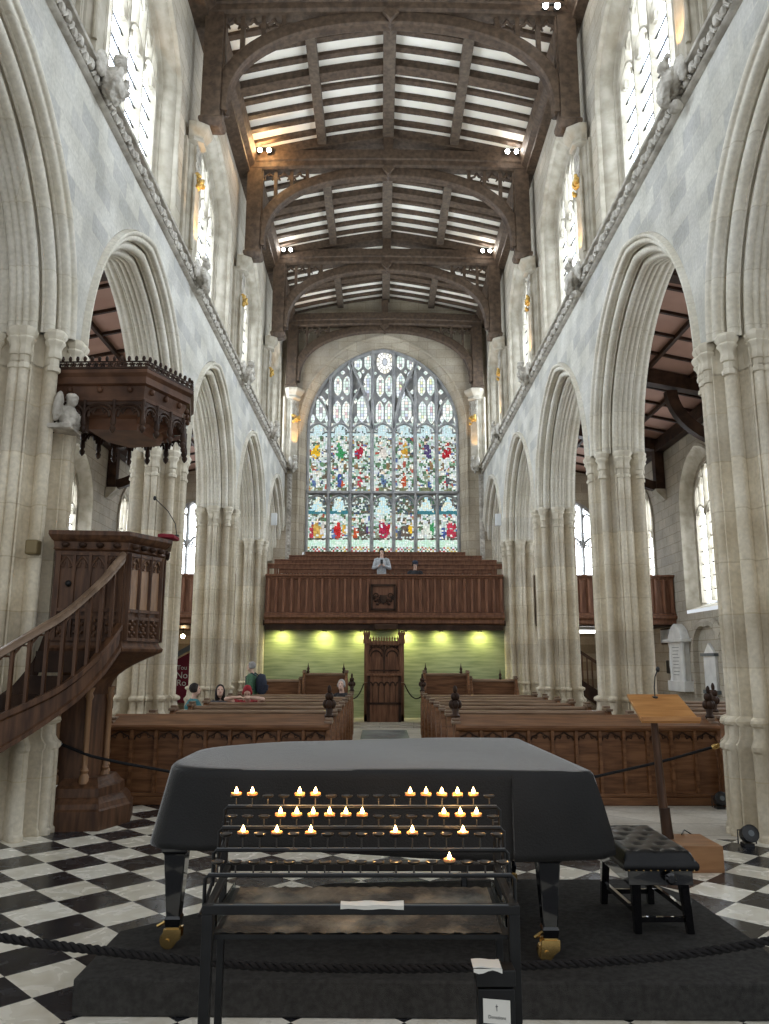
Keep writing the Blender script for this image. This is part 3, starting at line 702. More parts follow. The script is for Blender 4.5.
# ---- aisles: outer walls, windows, ceilings
for side, sx in (('left', -1), ('right', 1)):
    aw = lambda hw: two_centre(hw, hw * 1.15, 6.35)
    m = MB(); wall_strips(m, lambda u, z: (sx * AX, u, z), PY[0], YW, 0, 9.2, [(PY[k] + BAY / 2, 1.45, 3.2, aw(1.45)) for k in range(1, 5)], 24)
    w = structure(m.build('wall_aisle_' + side, 'aisle_stone'))
    for k in range(1, 5):
        yc = PY[k] + BAY / 2; t = structure(thing('window_%d' % win_no, None, None, (sx * AX, yc, 3.3))); win_no += 1
        embrasure(sx, [(8.9, 1.45, 0), (8.86, 1.44, 0), (8.86, 1.37, 0), (8.92, 1.35, 0), (9.0, 1.30, .02), (9.16, 1.12, .10), (9.2, 1.12, .1), (9.22, 1.08, .12), (9.34, 1.06, .16)], yc, 3.3, aw, 'tracery_stone', t)
        window_glazing(sx, 9.28, yc, 1.06, 3.5, 6.35, aw(1.06), 3, t, 5.9, True, 'daylight_aisle')
    m = MB(); m.add([(sx * 4.5, PY[0], 9.75), (sx * 9.2, PY[0], 8.75), (sx * 9.2, YW, 8.75), (sx * 4.5, YW, 9.75)], [(0, 1, 2, 3)])
    c = structure(m.build('ceiling_aisle_' + side, 'aisle_ceiling_wood'))
    m = MB()
    for i in range(1, 26):
        y = PY[0] + i * BAY / 5
        m.beam((sx * 4.5, y, 9.72), (sx * 8.95, y, 8.76), .07, .07)
    for x in (5.6, 6.7, 7.8): m.beam((sx * x, PY[0], 9.75 - (x - 4.5) * .2128 - .05), (sx * x, YW, 9.75 - (x - 4.5) * .2128 - .05), .09, .10)
    m.build('ceiling_rib', 'dark_oak', c)
    m = MB(); m.box(min(sx * 8.62, sx * 8.95), max(sx * 8.62, sx * 8.95), PY[0], YW, 8.42, 8.80); m.build('wall_plate', 'dark_oak', c)
    def aisle_beam(y):
        t = thing('aisle_roof_beam', '', 'roof beam', (sx * AX, y, 7.3), 'roof beams of the aisles')
        m = MB(); m.beam((sx * 4.62, y, 9.44), (sx * 8.88, y, 8.62), .3, .36); m.build('beam', 'dark_oak', t)
        m = MB(); pts = []
        for q in range(13):
            a = pi / 2 * q / 12; pts.append((sx * (8.74 - 1.45 * sin(a)), y, 7.30 + 1.36 * (1 - cos(a)) ** .85))
        m.sweep([(-.11, -.14), (.11, -.14), (.11, .14), (-.11, .14)], pts, (0, 1, 0)); m.build('curved_brace', 'dark_oak', t, 30)
        m = MB(); m.box(min(sx * 8.6, sx * 8.88), max(sx * 8.6, sx * 8.88), y - .14, y + .14, 7.2, 8.7); m.build('wall_post', 'dark_oak', t)
        m = MB(); m.grid([[(sx * (8.88 - d * a), y + d2 * .2, z) for a, d2 in ((0, -1), (1, -1), (1, 1), (0, 1))] for z, d in ((6.85, .06), (7.0, .2), (7.1, .3), (7.2, .34))], cu=True, cap0=True, cap1=True); m.build('stone_corbel', 'tracery_stone', t)
        return t
    for k in range(1, 5):
        t = aisle_beam(PY[k]); t['label'] = 'dark braced roof beam across the %s aisle, %s from the front' % (side, names[k])
at2 = two_centre(1.15, 1.5, 6.4)
for s_ in (-1, 1):                    # windows at the far ends of the aisles
    t = structure(thing('window_%d' % win_no, None, None, (s_ * 7.2, YW, 4.6))); win_no += 1
    def tr(o): return o
    n0 = len(bpy.data.objects)
    window_glazing(1, 0, 0, 1.15, 4.6, 6.4, at2, 3, t, 6.0, True, 'daylight_aisle', 'grey_tracery', .13)
    for o in t.children: # built in the plane x = 0: turn it into the plane of the end wall
        o.matrix_parent_inverse = Matrix.Identity(4); o.matrix_basis = Matrix.Translation((0, .06, -4.6)) @ Matrix.Rotation(pi / 2, 4, 'Z')
# ------------------------------------------------------------------ nave roof
def roof_z(x): x = abs(x); return 16.05 - .13 * x - .035 * x * x * .5
m = MB(); xs = [-4.2 + 8.4 * i / 12 for i in range(13)]
m.grid([[(x, PY[0], roof_z(x) + .07) for x in xs], [(x, YW, roof_z(x) + .07) for x in xs]])
ceil = structure(m.build('ceiling', 'plaster'))
m = MB(); m.box(-.15, .15, PY[0], YW - .5, roof_z(0) - .20, roof_z(0) + .08); m.build('ridge_beam', 'roof_wood_light', ceil, bevel=.02)
for s in (-1, 1):
    m = MB(); z = roof_z(1.8); m.box(s * 1.8 - .12, s * 1.8 + .12, PY[0], YW - .5, z - .16, z + .06); m.build('purlin', 'roof_wood_light', ceil, bevel=.02)
    m = MB(); m.prism([(3.55, 15.28), (3.62, 15.02), (3.74, 14.92), (3.74, 14.80), (4.12, 14.72), (4.12, 15.45), (3.6, 15.5)], lambda x, zz: (s * x, PY[0], zz), lambda x, zz: (s * x, YW - .5, zz)); m.build('wall_plate', 'roof_wood', ceil)
def rafter(y, w, h, name):
    m = MB(); rows = []
    for i in range(9):
        x = -3.8 + 7.6 * i / 8; z = roof_z(x)
        rows.append([(x, y - w / 2, z + .1), (x, y - w / 2, z - h), (x, y + w / 2, z - h), (x, y + w / 2, z + .1)])
    m.grid(rows, cu=True, cap0=True, cap1=True); return m.build(name, 'roof_wood', ceil)
for k in range(0, 5):
    for j in range(1, 10):
        y = PY[k] + BAY * j / 10
        if k == 0 and j < 6: continue
        if j == 5: rafter(y, .30, .13, 'principal_rafter')
        else: rafter(y, .15, .02, 'rafter')
    if k: rafter(PY[k], .40, .20, 'principal_rafter')
def build_truss():
    t = thing('roof_truss', '', 'roof truss', (0, 0, 0), 'oak trusses of the nave roof')
    m = MB(); rows = []
    for i in range(17):
        x = -3.78 + 7.56 * i / 16; zb = 14.86 + .10 * (1 - (x / 3.8) ** 2)
        rows.append([(x, -.17, zb + .06), (x, -.13, zb), (x, .13, zb), (x, .17, zb + .06), (x, .17, zb + .20), (x, .20, zb + .24), (x, .20, zb + .50), (x, -.20, zb + .50), (x, -.20, zb + .24), (x, -.17, zb + .20)])
    m.grid(rows, cu=True, cap0=True, cap1=True); m.build('tie_beam', 'roof_wood', t, 25)
    for s in (-1, 1):
        m = MB(); m.box(min(s * 3.42, s * 3.80), max(s * 3.42, s * 3.80), -.17, .17, 12.46, 14.9); m.box(min(s * 3.38, s * 3.55), max(s * 3.38, s * 3.55), -.10, .10, 12.46, 14.9)
        m.grid([[(s * (3.60 + dx * f), dy * f, z) for dx, dy in ((-.24, -.19), (-.24, .19), (.22, .19), (.22, -.19))] for z, f in ((12.28, .75), (12.32, .95), (12.40, 1.06), (12.46, 1.06), (12.50, .9))], cu=True, cap0=True, cap1=True)
        m.build('wall_post', 'roof_wood', t, 30)
        m = MB(); P = []
        for i in range(25):
            a = pi / 2 * i / 24; P.append((s * 3.44 * cos(a) ** .92, 0, 12.66 + 2.20 * sin(a) ** .80))
        m.sweep([(-.13, -.13), (-.09, -.16), (-.04, -.11), (.04, -.11), (.09, -.16), (.13, -.13), (.13, .08), (.09, .15), (-.09, .15), (-.13, .08)], P, (0, s, 0)); m.build('arched_brace', 'roof_wood', t, 30)
        m = MB()                       # pierced spandrel: bars with cusped heads
        def brace_z(x): c = min(1, (abs(x) / 3.44)) ** (1 / .92); a = math.acos(c); return 12.66 + 2.20 * sin(a) ** .80
        bx = [3.05, 2.62, 2.2, 1.78]
        for i, x in enumerate(bx[:3]): m.box(s * x - .045, s * x + .045, -.05, .05, brace_z(x), 14.95)
        for i in range(3):
            a, b2 = (3.42, bx[0]) if i == 0 else (bx[i - 1], bx[i])
            c = (a + b2) / 2; w = (a - b2) / 2
            zh = 14.90 - .02
            for q in (-1, 1):
                m.tube([(s * (c + q * w), 0, zh - .32), (s * (c + q * w * .75), 0, zh - .14), (s * (c + q * w * .25), 0, zh - .10), (s * c, 0, zh)], .035, 5)
                m.tube([(s * (c + q * w * .7), 0, zh - .15), (s * (c + q * w * .45), 0, zh - .24)], [.035, .02], 5)
        m.build('spandrel_tracery', 'roof_wood', t)
    m = MB(); m.box(-.13, .13, -.16, .16, 15.3, 16.0); m.build('king_post', 'roof_wood', t)
    m = MB(); m.prism([(0, 14.70), (.17, 14.88), (0, 15.05), (-.17, 14.88)], lambda x, z: (x, -.24, z), lambda x, z: (x, .24, z)); m.build('carved_boss', 'roof_wood', t)
    return t
tr0 = build_truss()
tl = {1: 'highest oak roof truss, cut by the top of the view', 2: 'second oak roof truss, with a glowing warm lamp at its left end', 3: 'third oak roof truss, smaller in the distance', 4: 'oak roof truss just before the great window arch'}
tr0.location = (0, PY[2], 0); tr0['label'] = tl[1]
dup(tr0, (0, PY[3], 0), tl[2]); dup(tr0, (0, PY[4], 0), tl[3]); dup(tr0, (-.04, YW - .75, -.22), tl[4])
# pairs of small spotlights at the beam ends
def build_spot(name, mat):
    t = thing(name, '', 'spotlight', (0, 0, 0), 'roof spotlights')
    m = MB(); m.box(-.20, .20, -.02, .03, .05, .09); m.build('bar', 'iron', t)
    for x in (-.12, .12):
        m = MB(); m.lathe([(-.02, .05), (.0, .075), (.16, .055), (.17, .02)], (0, 0, 0), 12); o = m.build('lamp_head', 'black_plastic', t, 40)
        o.matrix_basis = Matrix.Translation((x, 0, .02)) @ Matrix.Rotation(radians(-62), 4, 'X') @ Matrix.Translation((0, 0, 0))
        m = MB(); m.lathe([(-.028, .02), (-.024, .058), (-.021, .058)], (0, 0, 0), 12); e = m.build('bulb', mat, o)
    return t
SPOTS = [(2, -1, 'warm', 'glowing warm spotlight pair at the left end of the second truss'), (2, 1, 'white', 'white spotlight pair at the right end of the second truss'),
         (3, -1, 'white', 'tiny spotlight pair at the left end of the third truss'), (3, 1, 'white', 'tiny spotlight pair at the right end of the third truss'), (1, 1, 'white', 'spotlight pair at the right end of the highest truss')]
for kk, s, c, lab in SPOTS:
    t = build_spot('spotlight', 'lamp_warm' if c == 'warm' else 'lamp_white'); t['label'] = lab
    t.location = (s * 3.33, PY[kk + 1] - .36, 15.28) if kk > 1 else (3.28, PY[2] - .30, 14.93)
    ld = bpy.data.lights.new('spot_glow', 'POINT'); ld.energy = 26 if c == 'warm' else 5; ld.color = (1, .62, .28) if c == 'warm' else (1, .93, .85); ld.shadow_soft_size = 0
    lo = bpy.data.objects.new('spot_glow', ld); COL.objects.link(lo); lo.location = (s * 3.25, PY[kk + 1] - .62, 15.2)

# ------------------------------------------------------------------ gallery
GY = 24.0
gal = thing('gallery', 'panelled oak gallery front running across the nave under the great window', 'gallery', (0, GY, 2.9))
m = MB(); prof = [(0, 2.92), (-.05, 2.95), (-.05, 3.05), (-.16, 3.12), (-.16, 3.18), (-.10, 3.20), (-.10, 3.26), (-.02, 3.28), (-.02, 4.30), (-.06, 4.33), (-.06, 4.36), (-.14, 4.39), (-.14, 4.44), (.14, 4.45), (.14, 2.92)]
def gseg(x0, x1): m.prism(prof, lambda y, z: (x0, GY + y, z), lambda y, z: (x1, GY + y, z))
gseg(-3.72, 3.62); m.build('front', 'gallery_oak', gal, 30)
m = MB(); gseg(-8.9, -4.62); m.build('aisle_front', 'gallery_oak', gal, 30); m = MB(); gseg(4.62, 8.9); m.build('aisle_front', 'gallery_oak', gal, 30)
m = MB(); x = -3.7
def battens(x0, x1, n):
    for i in range(n + 1):
        x = x0 + (x1 - x0) * i / n; m.prism([(-.05, 0), (-.03, -.075), (.03, -.075), (.05, 0)], lambda a, b: (x + a, GY - .02 + b, 3.28), lambda a, b: (x + a, GY - .02 + b, 4.31))
        if i < n:
            c = x + (x1 - x0) / n / 2; h = (x1 - x0) / n / 2
            m.tube([(c - h, GY - .03, 4.17), (c - h * .6, GY - .03, 4.26), (c, GY - .03, 4.31), (c + h * .6, GY - .03, 4.26), (c + h, GY - .03, 4.17)], .02, 5)
battens(-3.62, -.56, 13); m.build('batten', 'gallery_batten', gal, 30); m = MB(); battens(.38, 3.54, 14); m.build('batten', 'gallery_batten', gal, 30)
m = MB(); battens(4.7, 8.82, 16); m.build('batten', 'gallery_batten', gal, 30); m = MB(); battens(-8.82, -4.7, 16); m.build('batten', 'gallery_batten', gal, 30)
arms = MB(); arms.box(-.44, .26, GY - .10, GY, 3.36, 4.10); ap = arms.build('carved_panel', 'gallery_oak', gal)
m = MB(); rnd = random.Random(2)
for x in (-.44, .26): m.box(x - .03, x + .03, GY - .15, GY - .08, 3.33, 4.13)
for z in (3.36, 4.10): m.box(-.46, .28, GY - .15, GY - .08, z - .03, z + .03)
for s in (-1, 1):                      # scrolling foliage and a central shield in relief
    for q in range(3):
        c = (-.09 + s * (.12 + .09 * q), 3.60 + .13 * (q % 2) + .05 * q)
        m.tube([(c[0] + (.09 - .007 * i) * cos(i * .7) * s, GY - .12, c[1] + (.09 - .007 * i) * sin(i * .7)) for i in range(11)], .018, 5)
    for q in range(5): m.ball((-.09 + s * (.08 + .05 * q), GY - .11, 3.52 + .10 * abs(q - 2)), (.05, .03, .04), 8, 5)
m.prism([(-.20, 3.80), (.02, 3.80), (.0, 3.62), (-.09, 3.50), (-.18, 3.62)], lambda x, z: (x, GY - .10, z), lambda x, z: (x, GY - .15, z)); m.build('relief', 'dark_oak', ap, 40)
m = MB(); m.box(-8.9, 8.9, GY + .1, YW - .1, 2.88, 3.04); m.box(-3.5, 3.5, GY + .15, YW - .62, 3.04, 3.56); m.box(-3.7, 3.6, GY + .0, GY + .31, 2.74, 2.9); m.build('deck', 'dark_oak', gal)
m = MB()
for i in range(5): m.box(-3.5, 3.5, GY + .9 + i * .88, YW - .62, 3.0, 3.56 + .20 * i)
m.build('seat_tier', 'gallery_oak', gal)
m = MB(); m.box(-.35, .35, GY - .15, GY + .1, 2.74, 2.92); m.build('clock_bracket', 'dark_oak', gal, bevel=.03)
rows = [(24.95, 3.45, 4.72), (25.85, 3.95, 4.98), (26.75, 3.85, 5.24), (27.6, 3.45, 5.50), (28.4, 2.95, 5.74)]
for i, (y, hx, zt) in enumerate(rows):
    zf = [3.56, 3.56, 3.76, 3.96, 4.16][i]
    hx = min(hx, 3.46 if i in (0, ) else hx)
    t = thing('gallery_pew', 'long red-brown slatted gallery bench, %s from the gallery front' % ['first row', 'second row', 'third row', 'fourth row', 'topmost row'][i], 'pew', (0, y, zf), 'benches on the gallery')
    m = MB(); m.box(-hx, hx, y - .03, y + .03, zt - .14, zt); m.box(-hx, hx, y - .06, y + .05, zt - .02, zt + .025); m.build('top_rail', 'gallery_oak', t, bevel=.01)
    m = MB(); zs_ = zf + (.52 if i == 0 else .42); m.box(-hx, hx, y - .42, y + .0, zs_ - .05, zs_); m.build('seat', 'gallery_oak', t)
    n = int(hx * 2 / .30)
    for j in range(n + 1):
        x = -hx + .03 + (2 * hx - .06) * j / n
        m = MB(); m.box(x - .03, x + .03, y - .035, y + .035, zf, zt - .1); m.build('upright', 'gallery_oak', t)
# ---- green wall under the gallery, lit by lamps under its edge; dais and throne
m = MB(); m.box(-3.75, 3.75, 24.32, 24.45, 0, 2.9); structure(m.build('wall_under_gallery', 'green_wall'))
m = MB(); m.box(-9, -4.5, 28.2, 28.3, 0, 2.9); m.box(4.5, 9, 28.2, 28.3, 0, 2.9); structure(m.build('wall_back_aisle', 'aisle_stone'))
for x, e in ((-3.2, 60), (-1.9, 75), (-.75, 60), (.6, 75), (1.7, 50), (2.9, 60)):
    t = thing('downlight', 'small black downlight under the gallery edge, %s along the green wall' % {-3.2: 'first', -1.9: 'second', -.75: 'third', .6: 'fourth', 1.7: 'fifth', 2.9: 'sixth'}[x], 'lamp', (x, GY + .12, 2.8), 'downlights under the gallery')
    m = MB(); m.grid([[(x + r * cos(a), GY + .20 + r * .5 * sin(a), z) for a in [2 * pi * q / 12 for q in range(12)]] for z, r in ((2.70, .06), (2.745, .06), (2.745, .05), (2.70, .05))], cu=True, cv=True); m.build('housing', 'black_plastic', t)
    m = MB(); m.lathe([(2.735, .04), (2.742, .04)], (x, GY + .20, 0), 10, 0, 1, .5); m.build('bulb', 'lamp_white', t)
    ld = bpy.data.lights.new('wash', 'SPOT'); ld.energy = e * .36; ld.color = (1, .95, .30); ld.spot_size = radians(160); ld.spot_blend = 1.0; ld.shadow_soft_size = 0
    lo = bpy.data.objects.new('wash', ld); COL.objects.link(lo); lo.location = (x, GY + .0, 2.68); lo.rotation_euler = Vector((0, .45, -.75)).to_track_quat('-Z', 'Y').to_euler()
m = MB(); m.box(-3.5, 3.5, 22.05, 24.32, 0, .06); m.box(-3.5, 3.5, 22.5, 24.32, .06, .12); structure(m.build('floor_dais', 'paving'))
m = MB(); m.box(-.64, .53, 19.0, 21.35, 0, .012); tag(m.build('grave_slab', 'grave_slab'), 'dark shiny stone slab set in the aisle floor before the dais', 'slab')
ty = 23.1
th = thing('throne', 'tall carved oak chancellor throne standing on the dais against the green wall', 'throne', (-.05, ty, .24))
cx0 = -.06
m = MB()
for s in (-1, 1):
    x = cx0 + s * .52
    m = MB(); m.box(x - .07, x + .07, ty + .25, ty + .42, .12, 2.42); m.box(x - .05, x + .05, ty - .35, ty - .25, .12, 1.15)
    m.build('post', 'throne_oak', th, bevel=.012)
    m = MB(); m.box(x - .10, x + .10, ty + .18, ty + .46, 2.32, 2.44); m.box(x - .085, x + .085, ty + .20, ty + .45, 2.44, 2.60); m.box(x - .11, x + .11, ty + .18, ty + .46, 2.58, 2.64)
    for a in (-.07, 0, .07): m.box(x + a - .02, x + a + .02, ty + .2, ty + .28, 2.63, 2.70)
    m.build('turret', 'throne_oak', th)
    m = MB(); m.box(x - .05, x + .05, ty - .35, ty + .4, .12, .32); m.box(x - .06, x + .06, ty - .38, ty + .3, 1.13, 1.20); m.box(x - .025, x + .025, ty - .3, ty + .3, .3, 1.15); m.build('arm_panel', 'throne_oak', th)
m = MB(); m.box(cx0 - .47, cx0 + .47, ty + .30, ty + .36, .3, 2.36); m.build('back_panel', 'throne_oak', th)
m = MB(); m.box(cx0 - .52, cx0 + .52, ty + .22, ty + .42, 2.28, 2.38)
for i in range(11): x = cx0 - .40 + .08 * i; m.lathe([(2.36, .028), (2.44, .02), (2.46, .032), (2.50, .012), (2.54, .004)], (x, ty + .3, 0), 6)
m.box(cx0 - .46, cx0 + .46, ty + .26, ty + .34, 2.36, 2.40); m.build('cresting', 'throne_oak', th)
m = MB()                               # two blind tracery arches
for c in (cx0 - .235, cx0 + .235):
    for rr in (.22, .16):
        m.tube([(c + rr * cos(a), ty + .285, 2.00 + rr * 1.05 * sin(a) - (.22 - rr)) for a in [pi * q / 10 for q in range(11)]], .022, 6)
    for q in range(4): m.ball((c - .15 + .1 * q, ty + .285, 2.22), (.035, .02, .035), 8, 5)
    m.box(c - .22, c + .22, ty + .27, ty + .30, 1.52, 1.56)
m.box(cx0 - .025, cx0 + .025, ty + .26, ty + .30, 1.2, 2.3); m.build('tracery', 'dark_oak', th)
m = MB(); m.box(cx0 - .48, cx0 + .48, ty + .22, ty + .30, 1.30, 1.38); m.box(cx0 - .48, cx0 + .48, ty + .18, ty + .32, 1.42, 1.46); m.build('rail', 'throne_oak', th)
m = MB(); m.box(cx0 - .47, cx0 + .47, ty - .34, ty + .3, .66, .74); m.build('seat', 'throne_oak', th, bevel=.01)
m = MB(); m.box(cx0 - .46, cx0 + .46, ty - .30, ty - .25, .28, .66)
m.build('front_panel', 'throne_oak', th)
m = MB()                               # a desk stands before the seat
m.box(cx0 - .50, cx0 + .50, ty - .62, ty - .40, 1.40, 1.45); m.box(cx0 - .48, cx0 + .48, ty - .52, ty - .46, .12, 1.40)
m.build('desk_front', 'throne_oak', th)
m = MB()
for i in range(6): c = cx0 - .40 + .16 * i; m.tube([(c + .07 * cos(a), ty - .53, 1.12 + .10 * sin(a)) for a in [pi * q / 8 for q in range(9)]], .02, 5); m.box(c - .088, c - .072, ty - .54, ty - .50, .62, 1.12)
m.box(cx0 - .48, cx0 + .48, ty - .55, ty - .5, .60, .66); m.box(cx0 - .48, cx0 - .40, ty - .55, ty - .5, .12, 1.4); m.box(cx0 + .40, cx0 + .48, ty - .55, ty - .5, .12, 1.4); m.build('desk_tracery', 'dark_oak', th)
for s in (-1, 1):                      # ropes hooked from the throne to the pews
    a = Vector((cx0 + s * .6, ty + .2, 1.15)); b = Vector((s * 1.12 - .02, 22.2, 1.02)); pts = [a.lerp(b, i / 12) - Vector((0, 0, .32 * 4 * (i / 12) * (1 - i / 12))) for i in range(13)]
    m = MB(); m.tube(pts, .018, 6); tag(m.build('barrier_rope', 'rope_dark', None, 60), 'dark rope hanging on the %s side of the throne' % ('left' if s < 0 else 'right'), 'rope')

# ------------------------------------------------------------------ pews
def poppyhead(m, x, y, z, s=1.0):
    m.lathe([(0, .05 * s), (.04 * s, .065 * s), (.07 * s, .04 * s), (.13 * s, .05 * s), (.16 * s, .03 * s)], (x, y, z), 8)
    for a in range(4):
        c = (x + .045 * s * cos(a * pi / 2), y + .045 * s * sin(a * pi / 2), z + .19 * s); m.ball(c, (.045 * s, .045 * s, .06 * s), 8, 6)
        c = (x + .03 * s * cos(a * pi / 2 + .78), y + .03 * s * sin(a * pi / 2 + .78), z + .29 * s); m.ball(c, (.035 * s, .035 * s, .05 * s), 8, 6)
    m.ball((x, y, z + .38 * s), (.028 * s, .028 * s, .06 * s), 8, 6)
def pew_end(x, y, t, head=False, h=1.0):
    m = MB(); m.prism([(-.30, 0), (.16, 0), (.16, h), (.10, h + .03), (-.04, h + .03), (-.10, h - .06), (-.26, h - .30), (-.30, h - .42)], lambda a, z: (x - .035, y + a, z), lambda a, z: (x + .035, y + a, z))
    o = m.build('bench_end', 'pew_oak', t, bevel=.008)
    m = MB(); m.box(x - .055, x + .055, y - .08, y + .19, h + .02, h + .06); m.box(x - .05, x + .05, y + .04, y + .17, h + .06, h + .10); m.build('end_cap', 'worn_rail', o, bevel=.01)
    for s in (-1, 1):
        m = MB(); m.tube([(x + s * .037, y - .16, .12), (x + s * .037, y - .16, h - .42), (x + s * .037, y - .07, h - .24), (x + s * .037, y + .04, h - .14), (x + s * .037, y + .09, h - .28), (x + s * .037, y + .09, .12)], .012, 5, closed=True); m.build('end_moulding', 'pew_oak', o)
    if head: m = MB(); poppyhead(m, x, y + .10, h + .08, 1.0); m.build('poppyhead', 'dark_oak', o, 50)
def pew(x0, x1, y, lab, heads=(False, False), h=1.0, group='pews of the nave'):
    t = thing('pew', lab, 'pew', ((x0 + x1) / 2, y, 0), group)
    m = MB(); m.prism([(.09, .12), (.13, .12), (.15, h - .02), (.11, h - .02)], lambda a, z: (x0, y + a, z), lambda a, z: (x1, y + a, z)); m.build('backrest', 'pew_oak', t)
    m = MB(); m.prism([(.07, h - .05), (.19, h - .05), (.21, h - .02), (.19, h + .02), (.08, h + .02), (.06, h - .01)], lambda a, z: (x0, y + a, z), lambda a, z: (x1, y + a, z)); m.build('top_rail', 'pew_rail', t, 40)
    m = MB(); m.prism([(-.30, .41), (.12, .39), (.12, .43), (-.30, .45)], lambda a, z: (x0, y + a, z), lambda a, z: (x1, y + a, z)); m.build('seat', 'pew_oak', t)
    m = MB(); m.prism([(.15, h - .26), (.15, h - .22), (.36, h - .20), (.36, h - .23)], lambda a, z: (x0, y + a, z), lambda a, z: (x1, y + a, z)); m.build('book_ledge', 'pew_oak', t)
    pew_end(x0, y, t, heads[0], h); pew_end(x1, y, t, heads[1], h)
    return t
def pew_front(x0, x1, y, lab, nb):
    t = thing('panelled_screen', lab, 'pew front', ((x0 + x1) / 2, y, 0), 'panelled pew fronts')
    m = MB(); m.box(x0, x1, y, y + .06, .02, .97); m.build('panel', 'pew_oak', t)
    m = MB(); m.box(x0, x1, y - .06, y + .10, 0, .10); m.box(x0, x1, y - .045, y + .1, .10, .15); m.build('plinth', 'pew_oak', t, bevel=.012)
    m = MB(); m.prism([(-.06, .93), (-.075, .96), (-.06, .985), (.10, 1.02), (.34, 1.10), (.34, 1.07), (.12, .95), (.0, .90)], lambda a, z: (x0 - .02, y + a, z), lambda a, z: (x1 + .02, y + a, z)); m.build('book_rest', 'pew_oak', t, 30)
    w = (x1 - x0) / nb
    for i in range(nb + 1):
        x = x0 + w * i; m = MB(); m.prism([(-.03, 0), (-.018, -.045), (.018, -.045), (.03, 0)], lambda a, b: (x + a, y + b, .14), lambda a, b: (x + a, y + b, .92)); m.build('muntin', 'pew_oak', t)
    m = MB()
    for i in range(nb):
        c = x0 + w * (i + .5); h = w / 2 - .03
        for q in (-1, 1):
            m.tube([(c + q * h, y - .012, .80), (c + q * h * .85, y - .012, .845), (c + q * h * .45, y - .012, .865), (c, y - .012, .90)], .011, 5)
            m.tube([(c + q * h * .8, y - .012, .85), (c + q * h * .42, y - .012, .82), (c + q * h * .30, y - .012, .86)], .008, 5)
    m.build('tracery', 'dark_oak', t, 40)
    pew_end(x0, y + .10, t, x0 > 0, .97); pew_end(x1, y + .10, t, True, .97)
    return t
pew_front(-3.70, -.85, 10.45, 'panelled oak front of the left pews, behind the piano tail', 9)
pew_front(.83, 4.22, 10.45, 'panelled oak front of the right pews, behind the lectern', 11)
word = ['first', 'second', 'third', 'fourth', 'fifth', 'sixth', 'seventh']
for i in range(7):
    y = 11.65 + 1.2 * i
    xl = -5.9 if i < 2 else -6.2
    pew(-3.5, -.85, y, 'oak pew in the left block, %s row behind its panelled front' % word[i], (False, i == 6))
    pew(.83, 3.5, y, 'oak pew in the right block, %s row behind its panelled front' % word[i], (i == 6, False))
for sx, sd in ((-1, 'left'), (1, 'right')):
    for i in range(5):
        y = 11.65 + 1.2 * i + (1.2 if i else 0) * 0
        if sx > 0: pew(4.75, 8.0, y + .0, 'oak pew in the right aisle, %s row beyond the stone pier' % word[i], (i == 0, False), .98, 'pews of the aisles')
def rear(x0, x1, y, h, lab, spikes):
    t = pew(x0, x1, y, lab, (False, False), h, 'high-backed pews before the green wall')
    for x in spikes: m = MB(); m.lathe([(h, .03), (h + .05, .05), (h + .08, .03), (h + .14, .045), (h + .18, .02), (h + .30, .004)], (x, y + .1, 0), 8); m.build('finial', 'dark_oak', t, 50)
rear(-2.30, -1.12, 22.2, 1.46, 'short high pew with black finials left of the throne', (-2.2, -1.2))
rear(-3.7, -2.4, 22.2, 1.28, 'lower oak pew beside the short high pew, against the left pier', ())
rear(1.06, 2.28, 22.2, 1.46, 'short high pew with black finials right of the throne', (1.1, 2.1))
rear(2.36, 3.62, 22.2, 1.30, 'lower oak pew beside the short high pew, against the right pier', (3.2,))
# ------------------------------------------------------------------ pulpit, its stair and its canopy
HEX = [(-3.72, 8.42), (-2.97, 8.52), (-2.72, 9.05), (-2.88, 9.62), (-3.42, 9.80), (-3.80, 9.42)]
HC = (-3.30, 9.12)
def hexo(d, P=HEX, C=HC): return [(x + (x - C[0]) / hypot(x - C[0], y - C[1]) * d, y + (y - C[1]) / hypot(x - C[0], y - C[1]) * d) for x, y in P]
def loft_hex(m, levels, P=HEX, C=HC, cap0=True, cap1=True):
    m.grid([[(x, y, z) for x, y in hexo(d, P, C)] for z, d in levels], cu=True, cap0=cap0, cap1=cap1)
pul = thing('pulpit', 'carved oak pulpit on a panelled stem with a curving stair', 'pulpit', (HC[0], HC[1], 0))
BASE = [(-3.82, 8.80), (-3.20, 8.85), (-3.02, 9.36), (-3.12, 9.78), (-3.52, 9.92), (-3.84, 9.55)]; BC = (-3.46, 9.34)
STEM = [(-3.78, 9.00), (-3.46, 9.04), (-3.34, 9.36), (-3.42, 9.62), (-3.62, 9.70), (-3.80, 9.48)]
m = MB(); loft_hex(m, [(0, 0), (.20, 0), (.22, -.03), (.27, -.05), (.32, -.10), (.33, -.13), (.42, -.14), (.44, -.18), (.48, -.22), (.52, -.26)], BASE, BC); m.build('base', 'oak', pul)
m = MB(); loft_hex(m, [(.45, -.02), (1.5, -.02)], STEM, (-3.57, 9.36)); m.build('stem', 'oak', pul)
for k in range(6):
    c = (STEM[k][0], STEM[k][1], 0); m = MB()
    m.lathe([(.46, .055), (.54, .055), (.57, .035), (.60, .05), (.63, .032), (.68, .032), (1.36, .032), (1.40, .05), (1.44, .035), (1.50, .06)], c, 8); m.build('colonnette', 'light_oak', pul, 50)
m = MB(); rows = []
st = STEM; BC = (-3.57, 9.36)
